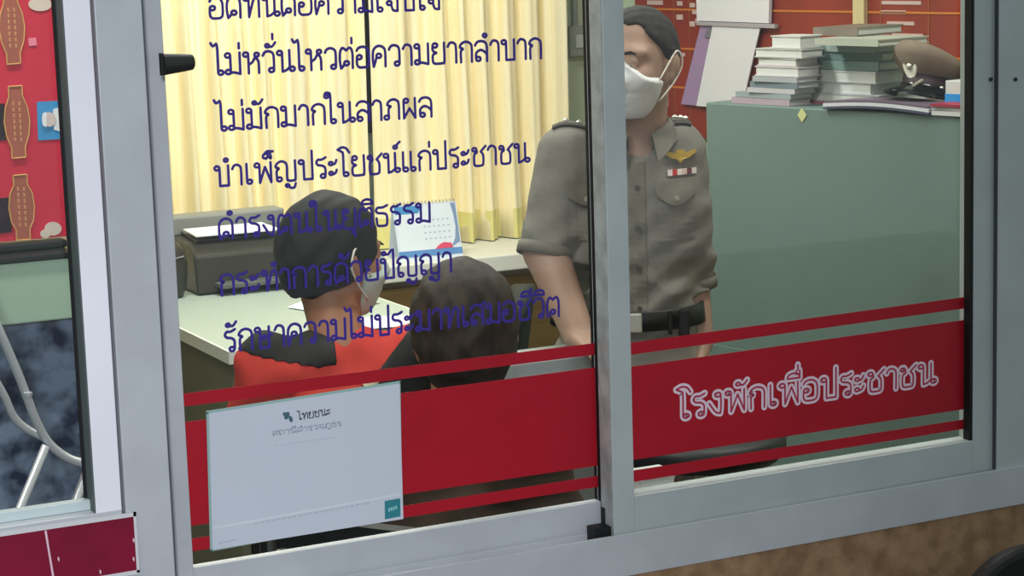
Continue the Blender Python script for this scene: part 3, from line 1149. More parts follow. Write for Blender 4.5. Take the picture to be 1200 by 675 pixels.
# ---- steel cabinet along the right wall
ZC = at(828, 120, 2.1).z
F_ = atz(827, 120, ZC)
N_ = atz(1137, 137.5, ZC)
cdv = (N_-F_).normalized()
cn = Vector((-cdv.y, cdv.x, 0))
if cn.x < 0:
    cn = -cn
L_ = (N_-F_).length+.12
dep = .42
ca = empty('steel_cabinet', (F_.x, F_.y, 0))
ca.rotation_euler = (0, 0, math.atan2(cdv.y, cdv.x))
side = 1 if (Matrix.Rotation(ca.rotation_euler.z, 3, 'Z') @ Vector((0, 1, 0))).dot(cn) > 0 else -1
tag(ca, 'grey green steel cabinet on the right, piled with books and a police cap', 'cabinet')
STEEL = mat('grey_green_steel', (106, 128, 123), .45, var=.08, scale=2.5)
mb = MB()
mb.box((0, 0, .04), (L_, side*dep, ZC))
mb.build('body', STEEL, ca, bevel=.004)
mb = MB()
mb.box((.01, side*.01, ZC-.004), (L_-.01, side*(dep-.01), ZC+.0005))
mb.build('top_sheet', STEEL, ca)
mb = MB()
mb.box((.02, side*.02, 0), (L_-.02, side*(dep-.02), .04))
mb.build('plinth', mat('dark_plinth', (40, 36, 30), .6), ca)
mb = MB()
mb.box((.012, -side*.0025, .2), (L_-.012, 0, .62))
mb.build('lower_panel', STEEL, ca, bevel=.002)
CA_R = Matrix.Rotation(ca.rotation_euler.z, 3, 'Z')
def cab(px, py, back=0.0, z=None):
    """photo pixel -> distance along the cabinet's front edge plane (back metres behind it)"""
    o = F_+cn*back
    v = ray(px, py)
    t = (o-CAM).dot(cn)/v.dot(cn)
    p = CAM+v*t
    return p
def on_cab(u, back):
    return F_+cdv*u+cn*back
def cu_(px, py, back=0.0):
    p = cab(px, py, back)
    return (p-F_-cn*back).dot(cdv), p.z
# yellow diamond sticker
p = cab(940, 135, -.0015)
mb = MB()
a_ = .016
mb.prism([p+Vector((0, 0, a_*1.2)), p+cdv*a_, p-Vector((0, 0, a_*1.2)), p-cdv*a_], -cn*.001)
tag(mb.build('diamond_sticker', mat('pale_yellow_paper', (196, 200, 140), .6)), 'pale yellow diamond sticker near the top of the steel cabinet', 'sticker')

# ---- books and files
PAPER = mat('page_paper', (214, 216, 212), .8, var=.12, scale=60, stretch=(1, 1, 30))


def book(name, u, back, z, w, d, h, rgb, rz, label, group, cat='book', soft=False):
    """w along the cabinet edge, d into the wall, h thick; spine faces the room"""
    c = on_cab(u, back)
    o = empty(name, (c.x, c.y, z), ca.rotation_euler.z+rz)
    tag(o, label, cat, group)
    sd = side
    t = min(.003, h*.18)
    CM = mat('cover_%d_%d_%d' % rgb, rgb, .5, var=.1, scale=12)
    mb = MB()
    mb.box((-w/2, 0, 0), (w/2, sd*d, t))
    mb.box((-w/2, 0, h-t), (w/2, sd*d, h))
    mb.box((-w/2, -sd*.001, 0), (w/2, sd*.003, h)) if not soft else None
    mb.build('cover', CM, o)
    mb = MB()
    mb.box((-w/2+.004, sd*.0035 if not soft else sd*.002, t), (w/2-.004, sd*(d-.005), h-t))
    mb.build('page_block', PAPER, o)
    return o


def stack(px0, px1, pyb, specs, back, group, where, kind='book'):
    """specs: list bottom-up of (x_left, x_right, thickness_px, rgb, label words, soft)"""
    u0, zb = cu_((px0+px1)/2, pyb, back)
    z = ZC if zb < ZC+.03 else zb
    return z


def pile(z, items, group, dpt=.19):
    for (xl, xr, pm, th, rgb, lab, soft, back, nm) in items:
        ul, _ = cu_(xl, pm, back)
        ur, _ = cu_(xr, pm, back)
        w = abs(ur-ul)
        book(nm, (ul+ur)/2, back, z, w, dpt, th*1.08, rgb, random.uniform(-.05, .05), lab, group, 'book' if nm == 'book' else 'file' if 'file' in nm else 'paper', soft)
        z += th*1.08+.0006
    return z


# left pile
z = ZC+.001
z = pile(z, [
 (857, 926, 117, .015, (176, 158, 172), 'mauve backed book, bottom of the left book pile by the officer', False, .012, 'book'),
 (861, 928, 110, .013, (150, 162, 170), 'grey blue book, second from the bottom of the left pile', False, .015, 'book'),
 (876, 931, 103, .012, (192, 190, 196), 'pale book, third from the bottom of the left pile', False, .012, 'book'),
 (878, 936, 96, .014, (112, 128, 136), 'slate grey book in the middle of the left pile', False, .018, 'book'),
 (882, 934, 88, .013, (168, 172, 178), 'light grey book just above the slate grey one in the left pile', False, .014, 'book'),
], 'books in the left pile on the cabinet', .085)
z = pile(z, [
 (884, 936, 78, .024, (206, 202, 204), 'thick whitish paper bundle in the upper left pile', True, .02, 'paper_bundle'),
 (886, 934, 66, .020, (196, 188, 192), 'pinkish white paper bundle above the thick whitish one', True, .022, 'paper_bundle'),
 (884, 940, 55, .022, (186, 190, 186), 'greyish paper bundle just below the teal files', True, .02, 'paper_bundle'),
], 'paper bundles in the left pile', .085)
# middle white pile
zm = ZC+.001
zm = pile(zm, [
 (938, 1032, 122, .007, (180, 110, 136), 'thin pink book under the white bundles of the middle pile', False, .10, 'book'),
 (938, 1030, 114, .020, (196, 200, 206), 'pale grey book at the foot of the middle pile', True, .105, 'book'),
 (946, 1022, 100, .026, (224, 228, 232), 'bright white paper bundle in the middle pile, lower one', True, .112, 'paper_bundle'),
 (945, 1028, 84, .028, (216, 220, 224), 'bright white paper bundle in the middle pile, upper one', True, .108, 'paper_bundle'),
], 'middle pile')
# teal files spanning both piles
zt_ = max(z, zm)
zt_ = zm+.001
zt_ = pile(zt_, [
 (954, 1030, 66, .022, (126, 154, 150), 'grey teal file, lowest of the files topping the middle pile', False, .11, 'box_file'),
 (956, 1032, 54, .020, (108, 136, 134), 'darker teal file, second of those topping the middle pile', False, .116, 'box_file'),
 (953, 1028, 43, .020, (150, 170, 164), 'pale teal file above the darker teal one', False, .108, 'box_file'),
 (954, 1030, 33, .016, (176, 182, 168), 'pale olive file in the upper part of the middle pile', False, .03, 'box_file'),
], 'files on the middle pile')
zz = max(zt_, z)
pile(z+.0005, [(903, 938, 30, .030, (210, 212, 206), 'white paper block topping the left pile', True, .03, 'paper_bundle')], 'paper bundles in the left pile', .085)
pile(zt_+.0005, [(954, 1004, 16, .020, (126, 116, 104), 'brown grey file, topmost of the middle pile', False, .12, 'box_file')], 'files on the middle pile')

# open magazine under the cap
u0, _ = cu_(968, 118, .0); u1, _ = cu_(1092, 118, .0)
c = on_cab((u0+u1)/2+.0, -.012)
w = abs(u1-u0)
mag = empty('magazine', (c.x, c.y, ZC+.001), ca.rotation_euler.z)
tag(mag, 'open magazine lying flat under the police cap, overhanging the cabinet edge', 'magazine')
for nm, lift, rgb, a, b in (('back_cover', .0, (70, 74, 96), -w/2, w/2), ('page_block', .006, (206, 208, 216), -w/2, w/2), ('front_page', .016, (110, 96, 112), -w/2+.01, w/2-.005)):
    mb = MB()
    n = 12
    P = [[(a+(b-a)*i/n, side*(.0+.105*j/4), lift+.008*abs(math.sin(PI*(i/n)*1.0))) for j in range(5)] for i in range(n+1)]
    mb.grid(P, .005 if nm != 'page_block' else .009, (0, 0, 1))
    mb.build(nm, mat('mag_'+nm, rgb, .4, var=.1, scale=10), mag)

# police cap
ub, zb = cu_(1066, 108, .08)
CAPC = on_cab(ub+.015, .135)
cap = empty('police_cap', (CAPC.x, CAPC.y, ZC+.036), ca.rotation_euler.z)
cap.rotation_euler = (0, math.radians(15), math.radians(10))
cap.scale = (.82, .82, .82)
tag(cap, 'khaki brown peaked police cap with a silver badge on the cabinet', 'cap')
KH = mat('cap_khaki', (126, 112, 96), .8, var=.1, scale=30)
mb = MB()
# band and crown; the front of the cap faces -x (towards the book piles)
mb.lathe([(.086, .0), (.088, .012), (.088, .05)], (0, 0, 0), 36, 1.05, .92)
part_label(mb.build('band', mat('cap_dark_band', (40, 16, 28), .6), cap, smooth=True), 'dark maroon band')
vs, n = [], 36
prof = [(.088, .05, 0), (.10, .058, .006), (.128, .08, .022), (.131, .09, .036), (.122, .10, .044), (.06, .10, .024), (.004, .098, .014)]
mb = MB()
V_ = []
for (r, z, up) in prof:
    for k in range(n):
        a = 2*PI*k/n
        front = max(0, -math.cos(a))
        V_.append((1.05*r*math.cos(a), .95*r*math.sin(a), z+up*front*1.0-.018*max(0, math.cos(a))*(r > .1)))
fs = []
for i in range(len(prof)-1):
    for k in range(n):
        fs.append((i*n+k, i*n+(k+1) % n, (i+1)*n+(k+1) % n, (i+1)*n+k))
fs.append(tuple((len(prof)-1)*n+k for k in range(n)))
mb.add(V_, fs)
mb.build('crown', KH, cap, smooth=True)
mb = MB()
P = []
for i in range(15):
    a = PI-1.05+2.1*i/14
    rr = []
    for j in range(5):
        r = .087+.072*j/4*math.cos((i-7)/7*1.35)
        rr.append((1.05*r*math.cos(a), .92*r*math.sin(a), .014-.034*j/4))
    P.append(rr)
mb.grid(P, .003, (0, 0, 1))
part_label(mb.build('visor', mat('gloss_black', (14, 14, 16), .18), cap, smooth=True), 'glossy black visor')
mb = MB()
P = []
for k in range(25):
    a = PI-1.2+2.4*k/24
    P.append((1.05*.0905*math.cos(a), .92*.0905*math.sin(a), .016))
mb.tube(P, .005, 8)
part_label(mb.build('chin_strap', mat('gloss_black', (14, 14, 16), .18), cap), 'black chin strap')
mb = MB()
for s in (-1, 1):
    a = PI+s*1.2
    mb = MB()
    mb.lathe([(.001, -.004), (.006, -.003), (.006, .003), (.001, .005)], (1.05*.093*math.cos(a), .92*.093*math.sin(a), .017), 12)
    mb.build('button', mat('silver', (215, 215, 205), .25, .7), cap, smooth=True)
mb = MB()
for k in range(16):
    pass
bpts = []
for k in range(20):
    a = 2*PI*k/20
    rr = .027*(1+.03*math.cos(a*6))
    bpts.append((-.098-.016*math.sin(a)*1.0, rr*math.cos(a), .066+1.3*rr*math.sin(a)))
mb.prism(bpts, (-.008, 0, 0))
bd = mb.build('badge', mat('badge_silver', (226, 226, 212), .5), cap, bevel=.003)
mb = MB()
mb.lathe([(.002, 0), (.012, .001), (.012, .004), (.003, .008)], (0, 0, 0), 14)
bb = mb.build('boss', mat('silver', (215, 215, 205), .25, .7), bd, smooth=True)
bb.location = (-.106, 0, .068)
bb.rotation_euler = (0, -PI/2, 0)
mb = MB()
mb.prism([(-.145, side*-.060, .0), (-.138, side*-.064, .0), (-.112, side*-.072, .024), (-.118, side*-.068, .024)], (0, 0, .004))
part_label(mb.build('visor_braid', mat('silver', (215, 215, 205), .25, .7), cap), 'silver braid on the visor')

# small carton
ub, zb = cu_(1126, 107, .10)
c = on_cab(ub, .10)
ct = empty('carton', (c.x, c.y, ZC+.021), ca.rotation_euler.z)
tag(ct, 'small white and blue carton at the right end of the cabinet top', 'carton')
mb = MB()
mb.box((-.024, -.03, 0), (.05, .03, .058))
mb.build('body', mat('carton_white', (196, 200, 196), .6), ct, bevel=.002)
mb = MB()
mb.box((-.0248, -.0308, .002), (.0508, .0308, .026))
part_label(mb.build('blue_sleeve', mat('carton_blue', (40, 140, 210), .5), ct), 'blue lower half')
z = ZC+.001
pile(z, [
 (1092, 1150, 131, .010, (206, 206, 206), 'white booklet, lowest at the right end of the cabinet top', False, -.006, 'booklet'),
 (1090, 1150, 122, .009, (200, 190, 194), 'pale booklet with red backing, middle one at the right end of the cabinet top', True, -.004, 'booklet'),
 (1091, 1150, 115, .005, (158, 40, 66), 'dark red booklet, topmost at the right end of the cabinet top', False, -.008, 'booklet'),
], 'booklets at the right end of the cabinet')

# ---- cherry wood roster board and wall calendar on the right wall
def wallp(px, py, off=0.0):
    o = RW0-nr*off
    v = ray(px, py)
    t = (o-CAM).dot(nr)/v.dot(nr)
    return CAM+v*t
CHERRY = mat('cherry_board', (150, 50, 34), .45, var=.35, scale=3, stretch=(1, 1, .5))
b0 = wallp(746, 96, .02)
b1 = wallp(1134, 100, .02)
bz0 = wallp(800, 160, .02).z
bd_ = empty('roster_board', (0, 0, 0))
tag(bd_, 'dark cherry red wooden roster board with orange grid lines on the right wall', 'board')
def wbox(mb, p, q, z0, z1, t0, t1):
    p = Vector((p.x, p.y, 0)); q = Vector((q.x, q.y, 0))
    # p, q lie on the plane 0.02 in front of the wall
    mb.prism([p+Vector((0, 0, z0))-nr*t0, q+Vector((0, 0, z0))-nr*t0, q+Vector((0, 0, z1))-nr*t0, p+Vector((0, 0, z1))-nr*t0], -nr*(t1-t0))
mb = MB()
wbox(mb, b0, b1, bz0, 2.3, -.018, 0)
mb.build('panel', CHERRY, bd_)
ORANGE = mat('orange_rail', (206, 120, 44), .5)
bdir = (Vector((b1.x, b1.y, 0))-Vector((b0.x, b0.y, 0))).normalized()
zl0 = wallp(790, 11, .02).z; zl1 = wallp(800, 57, .02).z
pitch_ = zl0-zl1
for k in range(-1, 5):
    z = zl1+pitch_*k
    if z < bz0+.01:
        continue
    mb = MB()
    wbox(mb, b0, b1, z-.003, z+.003, 0, .003)
    mb.build('grid_rail', ORANGE, bd_)
for px in (790, 808, 1018, 1032, 1088):
    q = wallp(px, 40, .02)
    mb = MB()
    wbox(mb, q, q+bdir*.005, bz0+.01, 2.3, 0, .002)
    mb.build('divider', mat('dark_orange_line', (150, 76, 40), .5), bd_)
TAG = mat('name_tag_white', (206, 180, 176), .6)
for (px, py, wpx, hpx) in ((797, 4, 6, 5), (797, 20, 7, 6), (812, 6, 6, 5), (812, 28, 6, 6), (815, 14, 6, 5), (782, 28, 5, 4), (800, 64, 6, 4), (768, 3, 18, 5), (818, 24, 5, 5), (778, 109, 10, 30)):
    q = wallp(px-wpx/2, py, .02); q2 = wallp(px+wpx/2, py, .02)
    zz0 = wallp(px, py+hpx/2, .02).z; zz1 = wallp(px, py-hpx/2, .02).z
    mb = MB()
    wbox(mb, q, q2, zz0, zz1, 0, .003)
    mb.build('name_tag', TAG, bd_)
for (xa_, xb_, py) in ((1034, 1080, 3), (1033, 1062, 14), (1040, 1072, 27), (1046, 1082, 41)):
    q = wallp(xa_, py, .02); q2 = wallp(xb_, py, .02)
    z1_ = wallp(xa_, py, .02).z
    mb = MB()
    wbox(mb, q, q2, z1_-.005, z1_+.005, 0, .003)
    mb.build('name_tag', TAG, bd_)
# cream post between the board's two fields
q = wallp(1005, 12, .02); q2 = wallp(1018, 12, .02)
mb = MB()
wbox(mb, q, q2, wallp(1010, 34, .02).z, 2.3, .0045, .02)
tag(mb.build('cream_batten', mat('cream_paint', (214, 196, 150), .6)), 'cream vertical batten on the roster board above the teal files', 'batten')
# pale wall strip left of the board is bare wall
wc = empty('wall_calendar', (0, 0, 0))
tag(wc, 'white wall calendar with a purple edged sheet behind the officer\'s epaulette', 'calendar')
def wpoly(name, pts, m, off, th, lab=None):
    mb = MB()
    P = [wallp(p[0], p[1], off) for p in pts]
    mb.prism(P, -nr*th)
    o = mb.build(name, m, wc)
    if lab:
        part_label(o, lab)
    return o
wpoly('upper_block', [(818, -40), (906, -36), (904, 27), (820, 24)], mat('calendar_white', (232, 232, 240), .6), .03, .012)
wpoly('binding_strip', [(820, 25), (912, 28), (912, 33), (820, 29)], mat('calendar_binding', (176, 170, 180), .5), .032, .014)
wpoly('purple_sheet', [(822, 30), (838, 30), (822, 124), (799, 122)], mat('calendar_purple', (164, 136, 178), .6), .030, .004, 'purple edged sheet')
wpoly('lower_sheet', [(836, 30), (892, 31), (872, 118), (846, 126), (817, 124)], mat('calendar_white', (232, 232, 240), .6), .036, .004)
wpoly('small_picture', [(829, 33), (835, 33), (833, 44), (826, 44)], mat('picture_grey', (120, 120, 130), .6), .038, .003)


# ================================================================== PEOPLE
def rot(yaw=0.0, pit=0.0, rol=0.0):
    cy, sy = math.cos(yaw), math.sin(yaw)
    cp, sp = math.cos(pit), math.sin(pit)
    cr_, sr = math.cos(rol), math.sin(rol)
    Rz = np.array([[cy, -sy, 0], [sy, cy, 0], [0, 0, 1]])
    Rx = np.array([[1, 0, 0], [0, cp, -sp], [0, sp, cp]])
    Ry = np.array([[cr_, 0, sr], [0, 1, 0], [-sr, 0, cr_]])
    return Rz@Rx@Ry


class Head:
    """head frame: origin at the middle of the skull, face towards -y, x to the viewer's right when facing"""
    def __init__(s, c, R, k=1.0):
        s.c = np.array(c, float); s.R = R; s.k = k

    def w(s, p):
        return s.c+s.R@(np.array(p, float)*s.k)

    def loc(s, P):
        return ((P-s.c)@s.R)/s.k

    def el(s, c, r, extra=None, k=.012):
        R = s.R if extra is None else s.R@extra
        return EL(s.w(c), np.array(r)*s.k, R, k)

    def co(s, a, b, r0, r1, k=.010):
        return C(s.w(a), s.w(b), r0*s.k, r1*s.k, 1.0, k)

    def skull(s):
        e = [s.el((0, .016, .030), (.075, .096, .086)),
             s.el((0, -.022, -.035), (.064, .070, .076), k=.03),
             s.el((0, -.050, -.092), (.034, .032, .026), k=.03),
             s.el((0, -.066, .022), (.056, .026, .016), k=.02),        # brow
             s.co((0, -.086, .004), (0, -.108, -.032), .008, .0125),     # nose
             s.el((0, -.088, -.040), (.018, .014, .009)),
             s.el((-.031, -.0835, .0065), (.0145, .0095, .0075), k=.004),
             s.el((.031, -.0835, .0065), (.0145, .0095, .0075), k=.004),
             s.el((0, -.078, -.062), (.026, .014, .007), k=.008),        # lips
             s.el((0, -.076, -.073), (.022, .014, .007), k=.008)]
        for q in (-1, 1):
            e += [s.el((q*.038, -.062, -.028), (.022, .022, .018), k=.02),   # cheek
                  s.el((q*.031, -.079, .000), (.016, .010, .0095), k=.006),    # lids
                  s.el((q*.078, .014, -.008), (.008, .021, .033), rot(q*-.35), k=.006),
                  s.el((q*.082, .024, -.004), (.007, .013, .025), rot(q*-.35), k=.006),
                  s.el((q*.076, .008, -.034), (.007, .011, .012), k=.006)]
        return e


def carve(fn, lo, hi, h, name, m, parent):
    return sculpt(name, fn, lo, hi, h, m, parent)


def fingers(wrist, fwd, up, side_, s=1.0, curl=.5):
    """palm and five bent fingers: fwd along the hand, up = back of the hand, side_ towards the thumb"""
    f = Vector(fwd).normalized(); u = Vector(up).normalized(); u = (u-f*u.dot(f)).normalized()
    t = Vector(side_); t = (t-f*t.dot(f)-u*t.dot(u)).normalized()
    w = Vector(wrist)
    e = []
    for k in range(4):
        a = w+f*.012*s+t*(.020-.013*k)*s
        b = w+f*(.085-.004*abs(k-1))*s+t*(.028-.0185*k)*s
        e.append(C(a, b, .0145*s, .0105*s, 1.0, .012))
    lens = (.066, .074, .068, .052)
    for k in range(4):
        b = w+f*(.085-.004*abs(k-1))*s+t*(.028-.0185*k)*s
        L = lens[k]*s
        d = f
        ang = curl*(.7+.12*k)
        p = b
        for j, (fr, r0, r1) in enumerate(((.45, .0092, .0085), (.31, .0085, .0078), (.24, .0078, .0066))):
            d = (f*math.cos(ang*(j+.6))-u*math.sin(ang*(j+.6))+t*(.10-.07*k)).normalized()
            q = p+d*L*fr
            e.append(C(p, q, r0*s, r1*s, 1.0, .003))
            p = q
    a = w+f*.022*s+t*.026*s-u*.004*s
    b = a+(f*.6+t*.75-u*.2).normalized()*.038*s
    c = b+(f*.9+t*.25-u*.3).normalized()*.030*s
    d = c+(f*.95-t*.05-u*.35).normalized()*.024*s
    e += [C(a, b, .0135*s, .0105*s, 1, .010), C(b, c, .0102*s, .009*s, 1, .003), C(c, d, .009*s, .0072*s, 1, .003)]
    return e


def skinmat(nm, rgb):
    return mat(nm, rgb, .55, var=.08, scale=30)


def drape(fn, pts, off, y0=-.35, y1=.2, sgn=1):
    """drop points (x, z) along +y onto the surface fn; returns points off metres in front of it"""
    P = np.array([(x, y0 if sgn > 0 else -y0, z) for x, z in pts], float)
    for _ in range(60):
        d = fn(P)
        P[:, 1] += sgn*np.clip(d, -.02, .05)*.7
    P[:, 1] -= sgn*off
    return P


def patch(name, fn, x0, x1, ztop, zbot, m, parent, off=.002, th=.003, n=10, mm=8, sgn=1):
    pts = []
    for i in range(n+1):
        u = i/n
        for j in range(mm+1):
            v = j/mm
            pts.append((x0(v)+(x1(v)-x0(v))*u if callable(x0) else x0+(x1-x0)*u, ztop(u)*(1-v)+zbot(u)*v))
    P = drape(fn, pts, off+th, sgn=sgn)
    g = [[tuple(P[i*(mm+1)+j]) for j in range(mm+1)] for i in range(n+1)]
    mb = MB()
    mb.grid(g, th, (0, sgn, 0))
    return mb.build(name, m, parent, smooth=False)


def eyes_and_brows(root, H, skin_dark, look=-.3):
    for q in (-1, 1):
        mb = MB()
        c = H.w((q*.031, -.0790, -.002))
        r = .0112*H.k
        mb.lathe([(r*math.sin(a), -r*math.cos(a)) for a in np.linspace(.05, PI-.05, 9)], c, 16)
        e = mb.build('eye', mat('eye_white', (206, 198, 190), .3), root, smooth=True)
        mb = MB()
        d = H.R@np.array((0, -math.cos(look), math.sin(look)))
        ci = Vector(c)+Vector(d)*r*.72
        mb.lathe([(.0001, .0045), (.0035, .0038), (.0052, .0015), (.0054, -.001)], (0, 0, 0), 14)
        iris = mb.build('iris', mat('iris_dark', (34, 22, 16), .25), e, smooth=True)
        iris.location = ci
        iris.rotation_euler = Vector(d).to_track_quat('Z', 'Y').to_euler()
        mb = MB()
        pts = [H.w((q*x, -.0905+.25*(x-.028)**2*8, z)) for x, z in ((.014, .0185), (.022, .0225), (.034, .0245), (.046, .0205))]
        mb.tube(pts, [.0022, .0034, .0032, .0016], 8)
        mb.build('eyebrow', skin_dark, root, smooth=True)


def face_mask(root, H, m, mstrap, sk, puff=.012):
    def f(P):
        L = H.loc(P)
        d = sdf(sk, P)
        ridge = np.maximum(0, 1-np.abs(L[..., 2]+.040+.10*np.maximum(0, L[..., 1]+.06))/.075)*np.exp(-(L[..., 0]/.055)**2)
        outer = d-(puff*.55+.017*ridge)
        top = L[..., 2]-(.010-.85*np.maximum(0, np.abs(L[..., 0])-.016))
        bot = -.118-L[..., 2]
        back = L[..., 1]+.018+.1*np.abs(L[..., 2]+.05)
        return np.maximum.reduce([outer, top*H.k, bot*H.k, back*H.k])
    c = H.c
    o = sculpt('face_mask', f, c-.16, c+.16, .0038, m, root)
    part_label(o, 'pale face mask')
    for q in (-1, 1):
        mb = MB()
        pts = [H.w(p) for p in ((q*.072, -.032, -.036), (q*.079, -.006, -.006), (q*.086, .020, .022), (q*.092, .034, .012), (q*.090, .036, -.014), (q*.082, .012, -.046), (q*.068, -.028, -.082))]
        mb.tube(_cr(pts, 4), .0021, 6)
        mb.build('ear_loop', mstrap, o, smooth=True)
    return o


def hair_cap(root, H, sk, m, thick, line, noise=.003, freq=90, name='hair', extra=None):
    ly = [q[0] for q in line]; lz = [q[1] for q in line]
    cran = [H.el((0, .016, .030), (.075, .096, .086)), H.el((0, .03, -.01), (.068, .076, .09), k=.03)]
    if extra:
        cran = cran+extra
    def f(P):
        L = H.loc(P)
        d = sdf(cran, P)-thick
        d = d+noise*np.sin(L[..., 0]*freq+2*np.sin(L[..., 2]*37))*np.sin(L[..., 1]*freq*.8+L[..., 2]*freq*.6+1.3)
        d = d+noise*.5*np.sin(L[..., 0]*freq*2.3)*np.sin(L[..., 2]*freq*1.7+L[..., 1]*60)
        cut = (np.interp(L[..., 1]+.006*np.sin(L[..., 0]*140), ly, lz)-L[..., 2])*.75
        return np.maximum(d, cut)
    o = sculpt(name, f, H.c-.19, H.c+.19, .0042, m, root)
    return o


# ------------------------------------------------------------------ the officer
OY = 1.0
op = at(735, 200, OY)
off = empty('person', (op.x, OY, 0), math.radians(-30))
tag(off, 'person in khaki police uniform and white face mask standing at the cabinet, looking down', 'person')
OR = np.array(Matrix.Rotation(math.radians(30), 3, 'Z'))
def oloc(px, py, back=0.0):
    """photo pixel -> officer's local point on the plane facing the camera"""
    nrm = Vector((-.5, -.866, 0))
    o = Vector((op.x, OY, 0))-nrm*back
    v = ray(px, py)
    t = (o-CAM).dot(nrm)/v.dot(nrm)
    p = CAM+v*t-Vector((op.x, OY, 0))
    return OR@np.array(p)
SK = skinmat('skin_tan', (172, 140, 122))
hc = oloc(746, 81)
H = Head((hc[0], -.035, hc[2]+.017), rot(math.radians(-27), math.radians(-1)), .95)
sk = H.skull()
nb = oloc(748, 166)
shL, shR = oloc(664, 181), oloc(795, 179)
shL[1] = .0; shR[1] = .03
elL, elR = oloc(641, 290), oloc(810, 326)
elL[1] = -.06; elR[1] = .05
haL = oloc(688, 388); haL[1] = -.20
haR = oloc(822, 400); haR[1] = .0
fd = haL-elL
wrL = elL+fd*.86
hR_end = haR+np.array((.0, -.02, -.10))
body = list(sk)
body += [C((nb[0], .012, nb[2]-.03), H.w((0, .02, -.06)), .056, .056, 1, .03),
         C((nb[0]-.01, .01, nb[2]-.05), (-.01, .01, .9), .085, .09, .8, .03),
         C(shL, elL, .036, .036, 1, .02), C(shR, elR, .036, .036, 1, .02),
         C(elL, wrL, .047, .033, 1, .02), C(elR, haR, .038, .026, 1, .02)]
body += fingers(wrL, (fd[0], fd[1], -.02), (0, 0, 1), (.6, .2, 0), .95, .16)
body += fingers(haR, hR_end-haR, (1, .1, 0), (0, -1, 0), .95, .35)
for s in (-1, 1):
    body += [C((s*.085-.01, .01, .86), (s*.09, .0, .47), .06, .045, 1, .03), C((s*.09, 0, .47), (s*.095, .02, .07), .042, .03, 1, .02),
             C((s*.095, .02, .05), (s*.105, -.10, .035), .034, .028, 1, .02)]
lo, hi = bounds(body, .012)
sculpt('body', lambda P: sdf(body, P), lo, hi, .0048, SK, off)
HAIR = mat('black_cropped_hair', (46, 42, 42), .85, var=.4, scale=90)
hair_cap(off, H, sk, HAIR, .0045, ((-.12, .125), (-.08, .115), (-.06, .088), (-.042, .060), (-.024, .030), (-.006, .002), (.02, -.012), (.06, -.04), (.11, -.068)), noise=.0012, freq=160)
eyes_and_brows(off, H, HAIR, -.5)
MASK = mat('white_mask_fabric', (226, 228, 228), .8, var=.05, scale=60)
face_mask(off, H, MASK, mat('mask_loop_white', (222, 214, 206), .7), sk)

KHAKI = mat('uniform_khaki', (129, 126, 119), .85, var=.10, scale=45, bump=.15)
KHAKI_D = mat('uniform_khaki_trim', (118, 114, 105), .85, var=.10, scale=45)
cz = nb[2]
tors = [EL((nb[0]-.012, .005, cz-.16), (.152, .105, .17), None, .04),
        EL((-.012, -.004, cz-.30), (.138, .108, .15), None, .05),
        EL((-.005, .0, .95), (.148, .112, .11), None, .05),
        C((nb[0]-.05, .015, cz-.02), shL-np.array((-.02, 0, .022)), .055, .052, 1, .04),
        C((nb[0]+.05, .015, cz-.02), shR-np.array((.02, 0, .022)), .055, .052, 1, .04)]
sleeves = [C(shL, elL+(elL-shL)*.02, .063, .056, 1, .035), C(shR, elR+(elR-shR)*.05, .060, .054, 1, .03)]
shirt = tors+sleeves
uL = (elL-shL)/np.linalg.norm(elL-shL)
uR = (elR-shR)/np.linalg.norm(elR-shR)
def shirt_fn(P, raw=False):
    x, y, z = P[..., 0], P[..., 1], P[..., 2]
    d = sdf(shirt, P)
    if raw:
        return d
    low = np.clip((1.25-z)/.3, 0, 1)
    wr = .0065*np.abs(np.sin(z*34+x*26+1.2*np.sin(x*21)+.6*np.sin(y*30)))+.0030*np.sin(z*101-x*60+2)-.003
    d = d+wr*(.25+.95*low)
    # waist and neck
    d = np.maximum(d, .935-z+(0.0*x))if False else d
    neck = np.linalg.norm((P-np.array((nb[0]+.004, -.012, cz+.03)))/np.array((1, 1, .9)), axis=-1)-.058
    d = np.maximum(d, -neck)
    sL = (P-elL)@uL-.012
    sR = (P-elR)@uR-.03
    nearL = np.linalg.norm(P-elL, axis=-1) < .12
    nearR = np.linalg.norm(P-elR, axis=-1) < .10
    d = np.where(nearL, np.maximum(d, sL), d)
    d = np.where(nearR & (x > .07), np.maximum(d, sR), d)
    d = np.maximum(d, .905-z)
    return d
lo, hi = bounds(shirt, .02)
lo[2] = .88
shirt_o = sculpt('shirt', shirt_fn, lo, hi, .0055, KHAKI, off)
part_label(shirt_o, 'khaki short sleeved uniform shirt')
# sleeve hems
for el, u, sh, r in ((elL, uL, shL, .060), (elR, uR, shR, .0545)):
    k = .004 if el is elL else .02
    mb = MB()
    a = Vector(el+u*(k-.016)); b = Vector(el+u*(k+.008))
    mb.tube([a, a+(b-a)*.5, b], [r, r+.001, r], 28, cap=False)
    h = mb.build('sleeve_hem', KHAKI_D, shirt_o, smooth=True, solid=.003)
